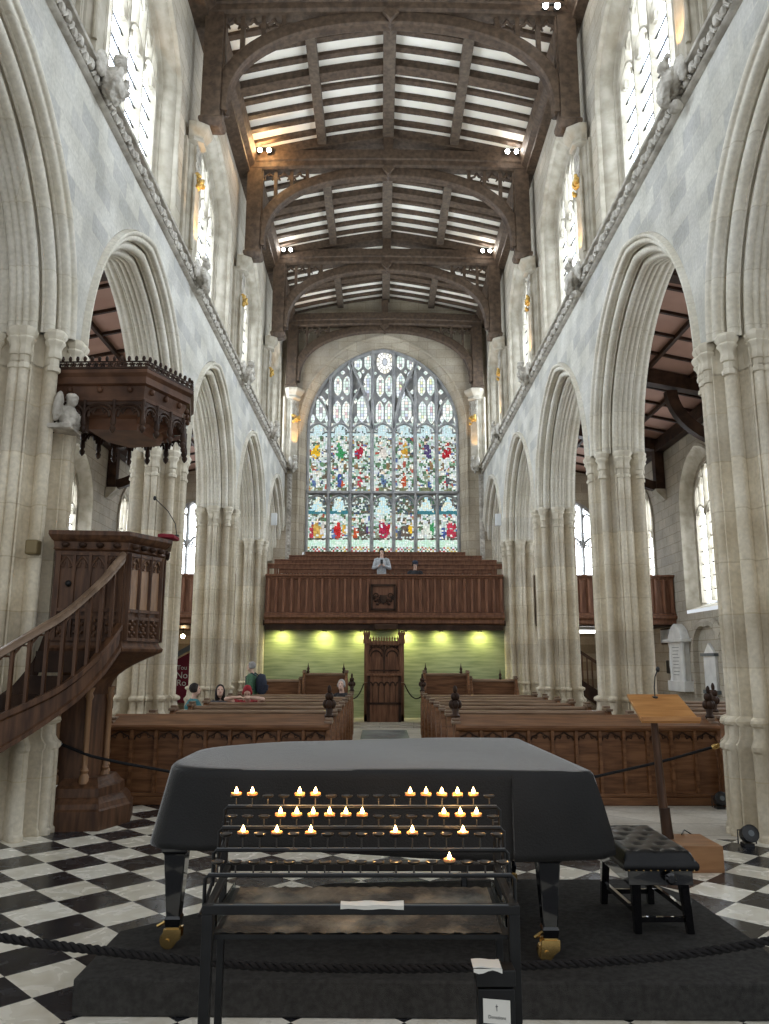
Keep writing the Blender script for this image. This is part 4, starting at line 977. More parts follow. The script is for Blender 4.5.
for i in range(9):
    f = i / 8; g = 1 - cos(f * pi / 2); z = 1.42 + .46 * f ** .75 if f else 1.42
    ring_ = []
    for j in range(48):
        a = 2 * pi * j / 48
        def poly_hit(P, C):
            best = None
            for q in range(len(P)):
                x1, y1 = P[q]; x2, y2 = P[(q + 1) % len(P)]; dx, dy = cos(a), sin(a); ex, ey = x2 - x1, y2 - y1
                den = dx * ey - dy * ex
                if abs(den) < 1e-9: continue
                t = ((x1 - C[0]) * ey - (y1 - C[1]) * ex) / den; s_ = ((x1 - C[0]) * dy - (y1 - C[1]) * dx) / den
                if t > 0 and -1e-6 <= s_ <= 1 + 1e-6: best = (C[0] + dx * t, C[1] + dy * t)
            return best
        p = poly_hit(st, BC); q_ = poly_hit(HEX, HC); ring_.append((p[0] + (q_[0] - p[0]) * g, p[1] + (q_[1] - p[1]) * g, z))
    rows.append(ring_)
m.grid(rows, cu=True, cap0=True, cap1=True); m.build('coving', 'oak', pul, 25)
m = MB(); loft_hex(m, [(1.88, .0), (1.90, .05), (1.93, .06), (1.96, .02), (2.0, .0), (3.0, .0)]); m.build('body', 'oak', pul)
m = MB(); loft_hex(m, [(2.98, .0), (3.0, .03), (3.02, .02), (3.08, .03), (3.10, .06), (3.12, .08), (3.15, .105), (3.19, .105), (3.20, .08)]); m.build('cornice', 'oak', pul)
def face_frame(P, i, t0, t1, z, d):
    """point on face i of a polygon, t along it, pushed out by d"""
    (x1, y1), (x2, y2) = P[i], P[(i + 1) % len(P)]; l = hypot(x2 - x1, y2 - y1); nx, ny = (y2 - y1) / l, -(x2 - x1) / l
    return lambda t, z, d=0: (x1 + (x2 - x1) * t + nx * d, y1 + (y2 - y1) * t + ny * d, z)
for i in (0, 1, 2):                    # traceried panels of the three faces one can see
    F = face_frame(HEX, i, 0, 1, 0, 0); n = 4 if i == 0 else 3; m = MB(); panel = MB()
    for j in range(n + 1):
        t = .06 + .88 * j / n; m.beam(F(t, 2.02, .012), F(t, 2.97, .012), .03 if 0 < j < n else .05, .03)
    for z in (2.03, 2.26, 2.34, 2.95): m.beam(F(.04, z, .012), F(.96, z, .012), .03, .035)
    for j in range(n):
        a = .06 + .88 * j / n; b2 = .06 + .88 * (j + 1) / n; c = (a + b2) / 2; w = (b2 - a) / 2
        panel.add([F(a, 2.35, .004), F(b2, 2.35, .004), F(b2, 2.94, .004), F(a, 2.94, .004)], [(0, 1, 2, 3)])
        for q in (-1, 1):
            m.tube([F(c + q * w * .9, 2.74, .014), F(c + q * w * .85, 2.82, .014), F(c + q * w * .45, 2.88, .014), F(c, 2.92, .014)], .013, 5)
            m.tube([F(c + q * w * .85, 2.82, .014), F(c + q * w * .35, 2.80, .014), F(c + q * w * .25, 2.86, .014)], .010, 5)
        for zc in (2.10, 2.19):
            for q in range(4): m.ball(F(c + w * .45 * cos(q * pi / 2), zc + .035 * sin(q * pi / 2), .012), .022, 6, 4)
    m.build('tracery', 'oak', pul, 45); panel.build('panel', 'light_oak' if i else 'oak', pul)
    for j in range(4): m = MB(); m.ball(F(.14 + .24 * j, 3.045, .035), (.045, .045, .032), 8, 5); m.build('carved_leaf', 'dark_oak', pul, 50)
F = face_frame(HEX, 0, 0, 1, 0, 0); m = MB(); m.ball(F(.22, 2.62, .03), .035, 10, 8); m.build('door_knob', 'iron', pul, 50)
# stair: outer string, handrail, balusters, treads
ST = [(-3.00, 8.47, 2.93, 2.20, 1.90), (-3.10, 8.26, 2.68, 1.93, 1.63), (-3.24, 8.13, 2.47, 1.72, 1.42), (-3.42, 8.02, 2.26, 1.55, 1.24), (-3.66, 7.93, 2.08, 1.41, 1.05), (-3.92, 7.87, 1.90, 1.28, .88), (-4.30, 7.82, 1.66, 1.06, .64), (-4.80, 7.80, 1.38, .78, .36), (-5.3, 7.80, 1.12, .52, .10)]
def stq(t):
    """Catmull-Rom along the stair, t in 0..1"""
    n = len(ST) - 1; x = min(t * n, n - 1e-6); i = int(x); f = x - i; P = [Vector(ST[max(0, min(n, i + k))]) if False else ST[max(0, min(n, i + k))] for k in (-1, 0, 1, 2)]
    return tuple(.5 * (2 * P[1][q] + (P[2][q] - P[0][q]) * f + (2 * P[0][q] - 5 * P[1][q] + 4 * P[2][q] - P[3][q]) * f * f + (3 * P[1][q] - P[0][q] - 3 * P[2][q] + P[3][q]) * f ** 3) for q in range(5))
stair = thing('stair_flight', None, None, (0, 0, 0)); stair.parent = pul; stair.matrix_parent_inverse = Matrix.Translation(Vector(LOC[pul.name])).inverted()
T = [i / 48 for i in range(49)]
def offs(t, d):
    a = stq(max(0, t - .01)); b2 = stq(min(1, t + .01)); dx, dy = b2[0] - a[0], b2[1] - a[1]; l = hypot(dx, dy); c = stq(t); return (c[0] - dy / l * d, c[1] + dx / l * d)
m = MB(); rows = []
for t in T:
    c = stq(t); o = offs(t, -.03); i_ = offs(t, .03); o2 = offs(t, .0); o3 = offs(t, .06); h = c[3] - c[4]
    rows.append([(i_[0], i_[1], c[4]), (o3[0], o3[1], c[4]), (o3[0], o3[1], c[4] + .05), (i_[0], i_[1], c[4] + .07), (i_[0], i_[1], c[3] - .09), (o3[0], o3[1], c[3] - .07), (o3[0], o3[1], c[3] - .01), (o2[0], o2[1], c[3]), (o[0], o[1], c[3]), (o[0], o[1], c[4])])
m.grid(rows, cu=True, cap0=True, cap1=True); m.build('string', 'oak', stair, 30)
m = MB(); rows = []
for t in T:
    c = stq(t); rows.append([(*offs(t, d), c[2] + dz) for d, dz in ((-.045, -.06), (-.045, -.02), (-.055, .01), (-.03, .04), (0, .05), (.03, .04), (.055, .01), (.045, -.02), (.045, -.06))])
m.grid(rows, cu=True, cap0=True, cap1=True); m.build('handrail', 'worn_rail', stair, 40)
nb = 13
for i in range(nb):
    t = .03 + .97 * (i + .5) / nb; c = stq(t); p = offs(t, 0); m = MB(); m.beam((*p, c[3] - .02), (*p, c[2] - .03), .032, .045)
    t2 = .03 + .97 * (i - .5) / nb
    if i:
        c2 = stq(t2); p2 = offs(t2, 0); mid = stq((t + t2) / 2); pm = offs((t + t2) / 2, 0)
        m.tube([(*p, c[2] - .20), (*[(a * .75 + b * .25) for a, b in zip(p, pm)], (c[2] * .75 + mid[2] * .25) - .10), (*pm, mid[2] - .055)], .013, 5); m.tube([(*p2, c2[2] - .20), (*[(a * .75 + b * .25) for a, b in zip(p2, pm)], (c2[2] * .75 + mid[2] * .25) - .10), (*pm, mid[2] - .055)], .013, 5)
    m.build('baluster', 'oak', stair)
INN = [(-3.72, 8.38), (-3.80, 8.28), (-3.95, 8.20), (-4.2, 8.16), (-4.5, 8.15), (-4.9, 8.15), (-5.3, 8.15)]
def inn(t): x = min(t * 6, 5.999); i = int(x); f = x - i; return tuple(INN[i][q] + (INN[i + 1][q] - INN[i][q]) * f for q in (0, 1))
for i in range(8):
    t0, t1 = i / 8, (i + 1.12) / 8; z = stq((t0 + t1) / 2)[3] - .16; m = MB(); q = [offs(min(t0, 1), .0), offs(min(t1, 1), 0), inn(min(t1, 1)), inn(t0)]
    m.prz(q, z - .04, z); q2 = [offs(min(t1 - .012, 1), 0), offs(min(t1, 1), 0), inn(min(t1, 1)), inn(min(t1 - .012, 1))]; m.prz(q2, z - .22, z - .04); m.build('tread', 'dark_oak', stair)
m = MB(); m.grid([[(*inn(t), stq(t)[3] - .05) for t in T], [(*inn(t), stq(t)[4]) for t in T], [(inn(t)[0] + .01, inn(t)[1] + .03, stq(t)[4]) for t in T], [(inn(t)[0] + .01, inn(t)[1] + .03, stq(t)[3] - .05) for t in T]], cv=True); m.build('inner_string', 'dark_oak', stair)
# things on the pulpit
m = MB(); m.grid([[(x, y, z) for x, y in [(-2.76 - s, 8.96 - s), (-2.60 + s, 9.0 - s), (-2.60 + s, 9.22 + s), (-2.78 - s, 9.16 + s)]] for z, s in [(3.205, -.01), (3.22, .01), (3.25, .01), (3.265, -.02)]], cu=True, cap0=True, cap1=True); tag(m.build('cushion', 'red_cloth', None, 40), 'red cloth cushion lying on the pulpit ledge', 'cushion')
def gooseneck(name, pts, label, base):
    t = thing(name, label, 'microphone', base); m = MB(); m.lathe([(0, .03), (.02, .03), (.025, .012)], base, 10); m.build('base', 'black_plastic', t)
    m = MB(); m.tube(pts, .006, 6); m.build('gooseneck', 'black_plastic', t, 60); m = MB(); m.ball(pts[-1], (.02, .02, .028), 10, 8); m.build('windshield', 'black_plastic', t, 60); return t
gooseneck('microphone', [(-2.62, 9.22, 3.27), (-2.64, 9.2, 3.42), (-2.72, 9.15, 3.56), (-2.86, 9.05, 3.70)], 'thin gooseneck microphone rising from the pulpit ledge', (-2.62, 9.22, 3.265))
# canopy
TP = [(-3.95, 8.58), (-2.90, 8.55), (-2.60, 9.25), (-2.75, 9.95), (-3.55, 10.1), (-4.0, 9.6)]; TC = (-3.27, 9.3)
can = thing('pulpit_canopy', 'carved dark oak sounding board with pendants hanging above the pulpit', 'canopy', (TC[0], TC[1], 4.5))
m = MB(); loft_hex(m, [(4.72, -.10), (4.76, -.04), (4.80, -.04), (4.92, 0), (4.94, .05), (5.02, .05), (5.06, .09), (5.10, .09), (5.11, .02)], TP, TC); m.build('cornice', 'canopy_oak', can)
m = MB(); loft_hex(m, [(4.50, -.42), (4.53, -.40), (4.62, -.34), (4.64, -.22), (4.70, -.2), (4.73, -.1)], TP, TC)
for k in range(6):
    p = hexo(-.36, TP, TC)[k]; q = hexo(-.08, TP, TC)[k]; m.beam((*p, 4.58), (*q, 4.70), .04, .05)
m.build('soffit', 'canopy_soffit', can)
cr = MB(); arcd = MB(); pen = []
TO = hexo(.06, TP, TC); TI = hexo(-.02, TP, TC)
for i in range(6):
    F = face_frame(TO, i, 0, 1, 0, 0); L_ = hypot(TO[i][0] - TO[(i + 1) % 6][0], TO[i][1] - TO[(i + 1) % 6][1]); n = int(L_ / .085)
    cr.beam(F(0, 5.125), F(1, 5.125), .02, .025); cr.beam(F(0, 5.20), F(1, 5.20), .014, .014)
    for j in range(n):
        t = (j + .5) / n; d = .035
        cr.tube([F(t - .4 / n, 5.13), F(t - .2 / n, 5.18), F(t, 5.16), F(t + .2 / n, 5.18), F(t + .4 / n, 5.13)], .011, 5); cr.ball(F(t, 5.235), (.022, .022, .035), 6, 4); cr.ball(F(t + .5 / n, 5.17), (.018, .018, .022), 6, 4)
    G = face_frame(TI, i, 0, 1, 0, 0); na = 3
    for j in range(na):
        a = j / na; w = 1 / na / 2; c = a + w
        for rr in (1, .72):
            arcd.tube([G(c + w * rr * cos(q * pi / 8), 4.56 + .15 * rr * sin(q * pi / 8) ** .8, 0) for q in range(9)], .018, 5)
        for q in (-1, 1): arcd.tube([G(c + q * w * .7, 4.66), G(c + q * w * .35, 4.60), G(c + q * w * .2, 4.66)], .014, 5)
        arcd.add([G(a, 4.74), G(a + 2 * w, 4.74), G(a + 2 * w, 4.70), G(a, 4.70)], [(0, 1, 2, 3)])
        bosses = MB(); bosses.ball(face_frame(hexo(.0, TP, TC), i, 0, 1, 0, 0)(c, 4.88, 0), (.035, .035, .04), 8, 5); bosses.build('carved_boss', 'canopy_oak', can, 50)
        if j: pen.append(G(a, 0))
    pen.append(G(0, 0))
cr.build('cresting', 'dark_oak', can, 50); arcd.build('arcading', 'dark_oak', can, 50); pass
for p in pen:
    m = MB(); m.lathe([(4.36, .006), (4.39, .03), (4.42, .038), (4.45, .02), (4.48, .035), (4.54, .03), (4.58, .02), (4.76, .02)], (p[0], p[1], 0), 8); m.build('pendant', 'dark_oak', can, 50)
m = MB(); m.beam((-3.62, 8.66, 4.4), (-3.62, 8.66, 5.06), .09, .10); m.build('bracket', 'dark_oak', can)
m = MB(); m.box(-3.99, -3.86, 8.26, 8.40, 2.92, 3.08); o = m.build('switch_box', 'dull_brass', None, bevel=.02); tag(o, 'small brass box fixed to the nearest left pier beside the pulpit', 'box')

# ------------------------------------------------------------------ carpeted platform, covered piano, stool
pf = MB(); pf.prz([(-1.76, 4.42), (1.99, 4.36), (2.06, 4.95), (2.02, 5.88), (1.81, 6.31), (.87, 6.31), (-.54, 6.2), (-1.32, 5.55), (-1.76, 5.15)], 0, .18)
tag(pf.build('platform', 'carpet', None, bevel=.012), 'low platform covered in dark grey carpet under the piano', 'platform')
def round_poly(P, R, n=6):
    out = []; N_ = len(P)
    for i in range(N_):
        p = Vector(P[i]); a = (Vector(P[i - 1]) - p); b = (Vector(P[(i + 1) % N_]) - p); r = min(R[i], a.length * .48, b.length * .48)
        a = p + a.normalized() * r; b = p + b.normalized() * r
        for k in range(n + 1):
            t = k / n; out.append(tuple((1 - t) ** 2 * a + 2 * t * (1 - t) * p + t * t * b))
    return out
def resample(P, step):
    out = []; n = len(P)
    for i in range(n):
        a = Vector(P[i]); b = Vector(P[(i + 1) % n]); k = max(1, int((b - a).length / step))
        for j in range(k): out.append(tuple(a.lerp(b, j / k)))
    return out
TOP = [(-1.40, 4.56), (1.00, 4.49), (.91, 6.42), (.2, 6.40), (-.40, 6.22), (-.95, 6.05), (-1.40, 5.70)]
TR = [.38, .05, .10, .3, .4, .35, .5]
pno = thing('grand_piano', 'black concert grand piano hidden under a dark cloth on the platform', 'piano', (-.2, 5.4, .18))
rim = round_poly([(-1.36, 4.60), (.84, 4.60), (.84, 6.32), (.2, 6.32), (-.40, 6.16), (-.95, 5.99), (-1.34, 5.64)], [.36, .05, .08, .3, .4, .35, .48])
m = MB(); m.prz(rim, .80, 1.155); m.build('case', 'piano_black', pno)
m = MB(); m.box(-.9, .84, 4.66, 6.2, .76, .80); m.build('soundboard_frame', 'piano_black', pno)
for (x, y) in ((-1.36, 4.86), (.775, 4.68), (.775, 6.05)):
    m = MB(); m.grid([[(x + a * s, y + b * s, z) for a, b in ((-1, -1), (1, -1), (1, 1), (-1, 1))] for z, s in ((.30, .040), (.345, .047), (.36, .040), (.70, .062), (.71, .075), (.82, .078))], cu=True, cap0=True, cap1=True); lg = m.build('leg', 'piano_black', pno, bevel=.006)
    m = MB(); m.box(x - .035, x + .035, y - .03, y + .03, .275, .315)
    for q in (-1, 1): m.prism([(-.06, .20), (-.02, .19), (.05, .24), (.05, .29), (-.05, .29)], lambda a, z: (x + a, y + q * .030 - .006, z), lambda a, z: (x + a, y + q * .030 + .006, z))
    m.tube([(x - .025, y - .022, .228), (x - .025, y + .022, .228)], .048, 18); m.tube([(x - .025, y - .045, .228), (x - .025, y + .045, .228)], .012, 8); m.tube([(x - .09, y - .02, .30), (x - .03, y, .33)], .010, 6); m.build('caster', 'brass', lg, 40)
m = MB(); m.box(.34, .38, 5.22, 5.27, .30, .80); m.box(.62, .66, 5.22, 5.27, .30, .80); m.box(.30, .70, 5.18, 5.42, .235, .31); m.build('pedal_lyre', 'piano_black', pno, bevel=.006)
for x in (.42, .50, .58): m = MB(); m.grid([[(x + .10 + dz * 0 + w, y_, z + h) for w, h in ((-.018, 0), (.018, 0), (.018, .012), (-.018, .012))] for y_, z in ((5.20, .262), (5.12, .262), (5.05, .252), (5.0, .245))] if False else [[(x + dx_, 5.18 - w, .255 + h) for w, h in ((-.02, 0), (.02, 0), (.02, .012), (-.02, .012))] for dx_ in (0, .02, .04)], cu=True, cap0=True, cap1=True); m.build('pedal', 'brass', pno)
# the cloth
P = resample(round_poly(TOP, TR), .045)
q_ = next(i for i in range(len(P) - 1) if P[i][1] < 4.6 and P[i][0] < .558 <= P[i + 1][0]); P[q_ + 1:q_ + 1] = [(.556, P[q_][1]), (.5605, P[q_][1])]; n = len(P)
cenx, ceny = -.15, 5.4
def nrm(i):
    a = Vector(P[i - 1]); b = Vector(P[(i + 1) % n]); d = (b - a).normalized(); return Vector((d.y, -d.x))
NR = [nrm(i) for i in range(n)]
cum = [0]
for i in range(1, n): cum.append(cum[-1] + (Vector(P[i]) - Vector(P[i - 1])).length)
def cloth_ring(f):
    """f: 0 at the top edge, 1 at the hem"""
    out = []
    for i, (x, y) in enumerate(P):
        nx, ny = NR[i]; s = cum[i]; near = ny < -.7
        d = .012 + .035 * f + .030 * f * (sin(s * 3.1 + 1) * .5 + sin(s * 7.3) * .25 + sin(s * 1.3) * .4)
        if near: d = .012 + .018 * f + .012 * f * sin(s * 4)
        if nx < -.2: d += .045 * f * -nx
        if nx > .7: d += .055 * min(1, f * 1.15) ** .8
        px, py = x + nx * d, y + ny * d
        if near and x > .50:                         # the overlap of the cloth at the keyboard end
            k = 1 if x > .558 else 0; py -= (.032 * k * math.exp(-(x - .558) * 1.5)) * min(1, f * 3); px += max(0, (x - .6)) / .40 * .055 * min(1, f * 1.15) ** .8
        zt = 1.195
        zh = .765 + .02 * sin(s * 2.2) + (.03 if nx > .6 else 0)
        out.append((px, py, zt + (zh - zt) * f))
    return out
rows = [[(cenx + (x - cenx) * k, ceny + (y - ceny) * k, 1.203 - .003 * k * k + .0025 * sin((cenx + (x - cenx) * k) * 4 + (ceny + (y - ceny) * k) * 3)) for x, y in P] for k in (.01, .1, .2, .3, .4, .5, .6, .7, .8, .9, .97)]
rows += [[(x + NR[i][0] * .004, y + NR[i][1] * .004, 1.197) for i, (x, y) in enumerate(P)]]
rows += [cloth_ring(f) for f in (.03, .10, .2, .35, .5, .65, .8, .92, 1)]
m = MB(); m.grid(rows, cu=True, cap0=True); cl = m.build('piano_cover', 'black_cloth', None, 55); tag(cl, 'plain black cloth draped over the piano down to its legs', 'cloth')
so = cl.modifiers.new('thick', 'SOLIDIFY'); so.thickness = .006; so.offset = 1
# stool
be = thing('piano_stool', 'black leather buttoned piano stool with four splayed legs', 'stool', (1.52, 5.38, .18))
sx0, sx1, sy0, sy1 = 1.30, 1.73, 4.96, 5.78
m = MB(); rows = []; nx_, ny_ = 26, 44
def seat_z(u, v):
    e = min(1, min(u, 1 - u) / .10) ; f = min(1, min(v, 1 - v) / .06); z = .625 + .058 * (1 - (1 - e) ** 2.2) * (1 - (1 - f) ** 2.2)
    for a in range(3):
        for b in range(6):
            if (b % 2 == 0 or a < 2):
                cu = (a + .5 + (.5 if b % 2 else 0)) / 3; cv = (b + .5) / 6; d = hypot((u - cu) * .43, (v - cv) * .82); z -= .020 * math.exp(-(d / .028) ** 2)
    return z
for j in range(ny_ + 1):
    v = j / ny_; rows.append([(sx0 + (sx1 - sx0) * i / nx_, sy0 + (sy1 - sy0) * v, seat_z(i / nx_, v)) for i in range(nx_ + 1)])
m.grid(rows); b_ = [(sx0 + (sx1 - sx0) * i / nx_, sy0, 0) for i in range(nx_)] + [(sx1, sy0 + (sy1 - sy0) * j / ny_, 0) for j in range(ny_)] + [(sx1 - (sx1 - sx0) * i / nx_, sy1, 0) for i in range(nx_)] + [(sx0, sy1 - (sy1 - sy0) * j / ny_, 0) for j in range(ny_)]
def bulge(p, d): return (p[0] + (d if p[0] >= sx1 - 1e-6 else -d if p[0] <= sx0 + 1e-6 else 0), p[1] + (d if p[1] >= sy1 - 1e-6 else -d if p[1] <= sy0 + 1e-6 else 0))
m.grid([[(*bulge(p, d), z) for p in b_] for z, d in ((.625, 0), (.612, .010), (.595, .012), (.578, .008), (.570, 0))], cu=True); cu_ = m.build('cushion', 'leather', be, 50)
m = MB()
for a in range(3):
    for b in range(6):
        if b % 2 == 0 or a < 2: u = (a + .5 + (.5 if b % 2 else 0)) / 3; v = (b + .5) / 6; m.ball((sx0 + (sx1 - sx0) * u, sy0 + (sy1 - sy0) * v, seat_z(u, v) + .002), (.009, .009, .005), 8, 4)
m.build('button', 'leather', cu_, 60)
m = MB(); m.box(sx0 + .02, sx1 - .02, sy0 + .02, sy1 - .02, .485, .572); m.build('apron', 'piano_black', be, bevel=.004)
m = MB()
for i in range(10): m.ball((sx0 + .02 + (sx1 - sx0 - .04) * i / 9, sy0 - .004, .575), .006, 6, 4)
for j in range(18): m.ball((sx0 - .004, sy0 + .02 + (sy1 - sy0 - .04) * j / 17, .575), .006, 6, 4)
m.build('stud', 'brass', be)
m = MB(); m.lathe([(0, .012), (.03, .012), (.031, .032), (.05, .034), (.06, .022)], (0, 0, 0), 14); o = m.build('height_knob', 'piano_black', be, 40); o.matrix_basis = Matrix.Translation((1.56, sy0 + .02, .535)) @ Matrix.Rotation(radians(90), 4, 'X')
feet = {}
for (tx, ty_, fx, fy) in ((1.38, 5.05, 1.40, 5.11), (1.67, 5.05, 1.72, 5.11), (1.38, 5.68, 1.36, 5.70), (1.67, 5.68, 1.68, 5.70)):
    m = MB(); m.grid([[(tx + (fx - tx) * f + a * s, ty_ + (fy - ty_) * f + b * s, .5 - .32 * f) for a, b in ((-1, -1), (1, -1), (1, 1), (-1, 1))] for f, s in ((0, .028), (1, .021))], cu=True, cap0=True, cap1=True); m.build('leg', 'piano_black', be, bevel=.004)
for a, b in (((1.40, 5.11, .26), (1.71, 5.11, .26)), ((1.37, 5.70, .26), (1.68, 5.70, .26)), ((1.39, 5.11, .31), (1.37, 5.70, .31)), ((1.70, 5.11, .31), (1.68, 5.70, .31))):
    m = MB(); m.beam(a, b, .022, .03); m.build('stretcher', 'piano_black', be)

# ------------------------------------------------------------------ votive candle stand
NC = 17; CXS = [-.774 + .0664 * i for i in range(NC)]
TIER = [(3.43, 1.20, 1.238), (3.33, 1.137, 1.175), (3.23, 1.075, 1.125), (3.09, 1.018, 1.058)]
cs = thing('candle_stand', 'black iron votive stand with four tiers of candle cups and a glass tray', 'candle stand', (-.25, 3.2, 0))
XL, XR = -.783, .309
for x, xb_ in ((XL, -.818), (XR, .318)):
    m = MB(); m.box(x - .019, x + .019, 2.981, 3.017, 0, .914); m.build('leg', 'iron', cs, bevel=.003)
    m = MB(); m.box(xb_ - .014, xb_ + .014, 3.43, 3.46, 0, 1.14); m.build('leg', 'iron', cs, bevel=.003)
m = MB(); m.box(XL - .02, XR + .02, 2.98, 3.018, .914, .945); m.box(XL - .02, XR, 3.40, 3.44, .955, .985); m.beam((XL, 3.0, .93), (XL - .01, 3.43, .97), .026, .026); m.beam((XR, 3.0, .93), (XR, 3.43, .97), .026, .026); m.build('top_frame', 'iron', cs, bevel=.003)
m = MB(); m.box(XL + .02, XR - .02, 2.984, 2.992, .938, .948); m.build('glass_edge_glint', 'iron_lit', cs)  # highlight line along the front glass edge, painted in lighter iron
m = MB(); m.hexa([(XL, 3.02, .822), (XR, 3.02, .822), (XR, 3.42, .872), (XL, 3.42, .872), (XL, 3.02, .838), (XR, 3.02, .838), (XR, 3.42, .888), (XL, 3.42, .888)]); m.build('tray', 'iron', cs)
m = MB(); rows = []
for j in range(16): rows.append([(XL + .04 + (XR - XL - .08) * i / 60, 3.025 + .39 * j / 15, .842 + .05 * j / 15 + .004 * sin(i * 1.9 + j) * sin(j * 1.3 + i * .4)) for i in range(61)])
m.grid(rows); o = m.build('sand_bed', 'sand', cs, 60); o['kind'] = 'stuff'
for x in (XL + .022, XR - .022): m = MB(); m.box(x - .003, x + .003, 3.03, 3.40, .86, .915); m.build('glass_side', 'glass_panel', cs)
for ti, (y, z, zc) in enumerate(TIER):
    m = MB(); r = .0075
    xa, xb = CXS[0] - .045, CXS[-1] + .042
    m.tube([(xa, y, z - .13), (xa, y, z - .012), (xa + .012, y, z), (xb - .012, y, z), (xb, y, z - .012), (xb, y, z - .13)], r, 8); m.build('tier_bar', 'iron', cs, 50)
    m = MB(); m.box(xa + .012, xb - .012, y - .004, y + .004, z + .0, z + .009); m.build('bar_highlight', 'iron_lit', cs)  # painted highlight along the top of each tier bar
for s, x in ((-1, CXS[0] - .045), (1, CXS[-1] + .042)):
    m = MB(); m.tube([(x, 3.45, 1.08), (x, 3.33, 1.02), (x, 3.23, .96), (x, 3.09, .91), (x, 3.02, .90)], .007, 6); m.build('side_rail', 'iron', cs, 50)
plain('cup_metal', (.07, .065, .06), .3, .8)
cup = MB(); cup.lathe([(-.038, .0032), (-.002, .0032), (.0, .016), (.003, .022), (.009, .0245), (.010, .0235), (.005, .020), (.003, .003)], (0, 0, 0), 14)
cup0 = None; LIT = {0: [0, 1, 4, 5, 11, 12, 13, 14, 15], 1: [3, 4, 5, 6, 7, 8, 13, 14, 15], 2: [1, 3, 5, 10, 11, 14], 3: [13]}
for ti, (y, z, zc) in enumerate(TIER):
    for x in CXS:
        if cup0 is None: cup0 = cup.build('candle_cup', 'cup_metal', cs, 50); o = cup0
        else: o = cup0.copy(); COL.objects.link(o)
        o.matrix_basis = Matrix.Translation((x, y, zc)) @ Matrix.Diagonal((1.0, 1, (zc - z) / .038, 1))
tn = ['top', 'second', 'third', 'lowest']; on = ['first', 'second', 'third', 'fourth', 'fifth', 'sixth', 'seventh', 'eighth', 'ninth']
cand = None
for ti, L_ in LIT.items():
    for q, i in enumerate(L_):
        lab = ('lit tealight, %s flame from the left on the %s tier' % (on[q], tn[ti])) if ti < 3 else 'single lit tealight on the lowest tier'
        loc = (CXS[i], TIER[ti][0], TIER[ti][2] + .006)
        if cand is None:
            cand = thing('tealight', lab, 'candle', loc, 'lit tealights on the stand'); x, y, z = loc
            m = MB(); m.lathe([(-.002, .0185), (.0, .020), (.012, .0225), (.0135, .021), (.013, .004)], loc, 16); m.build('wax_cup', 'wax', cand, 40)
            m = MB(); m.lathe([(.012, .001), (.015, .006), (.019, .0080), (.024, .0064), (.030, .0034), (.037, .0006)], loc, 10); m.build('flame', 'flame', cand, 60)
            m = MB(); m.tube([(x, y, z + .014), (x + .001, y, z + .020)], .0012, 5); m.build('wick', 'iron', cand)
        else: dup(cand, loc, lab)
        if (ti, q) in ((0, 0), (0, 3), (0, 6), (0, 8), (1, 1), (1, 4), (1, 7), (2, 1), (2, 3), (2, 5)):
            ld = bpy.data.lights.new('candlelight', 'POINT'); ld.energy = .55; ld.color = (1, .55, .2); ld.shadow_soft_size = 0
            lo = bpy.data.objects.new('candlelight', ld); COL.objects.link(lo); lo.location = (loc[0], loc[1], loc[2] + .06)
m = MB(); m.grid([[(-.31 + .225 * i / 8, y_, .929 + .002 * sin(i * 1.4 + k) + dz) for i in range(9)] for k, (y_, dz) in enumerate(((2.975, .006), (2.972, .020), (2.99, .026), (3.01, .024)))]); o = m.build('paper_strip', 'paper'); tag(o, 'white paper strip lying on the front bar of the candle stand', 'paper')
so = o.modifiers.new('thick', 'SOLIDIFY'); so.thickness = .003
# donation box on the right front leg
db = thing('donation_box', 'black donation box with a small white card, fixed to the candle stand leg', 'box', (.225, 2.93, .40))
m = MB(); m.box(.165, .290, 2.90, 2.975, .40, .705); m.build('body', 'iron', db, bevel=.004)
m = MB(); m.box(.160, .294, 2.895, 2.978, .712, .765); m.build('lid', 'iron', db, bevel=.004)
def yq(u, z): return (.227 + u, 2.8985, .640 + z)
m = MB(); m.add([yq(-.046, .037), yq(-.046, -.038), yq(.046, -.046), yq(.046, .030)], [(0, 1, 2, 3)]); m.add([(x, y + .0014, z) for x, y, z in [yq(-.046, .037), yq(-.046, -.038), yq(.046, -.046), yq(.046, .030)]], [(3, 2, 1, 0)]); card = m.build('card', 'paper', db)
def text(body, size, loc, rot, mat, parent, name='lettering'):
    cu = bpy.data.curves.new(name, 'FONT'); cu.body = body; cu.size = size; cu.align_x = 'CENTER'; cu.extrude = .0004
    to = bpy.data.objects.new(name, cu); COL.objects.link(to); bpy.context.view_layer.update()
    me = bpy.data.meshes.new_from_object(to.evaluated_get(bpy.context.evaluated_depsgraph_get())); bpy.data.objects.remove(to)
    me.materials.clear(); me.materials.append(MATS[mat]); o = bpy.data.objects.new(name, me); COL.objects.link(o)
    o.matrix_world = Matrix.Translation(loc) @ rot; bs = o.matrix_basis.copy()
    if parent: attach(o, parent); o.matrix_basis = bs
    return o
RX = Matrix.Rotation(radians(90), 4, 'X')
text('Donations', .0145, yq(0, -.026), Matrix.Translation((0, -.001, 0)) @ Matrix.Rotation(radians(5), 4, 'Y') @ RX, 'card_ink', card)
m = MB(); a = yq(0, .008); m.box(a[0] - .001, a[0] + .001, a[1] - .001, a[1], a[2] - .010, a[2] + .010); m.box(a[0] - .004, a[0] + .004, a[1] - .001, a[1], a[2] + .003, a[2] + .005); m.build('cross_mark', 'card_ink', card)
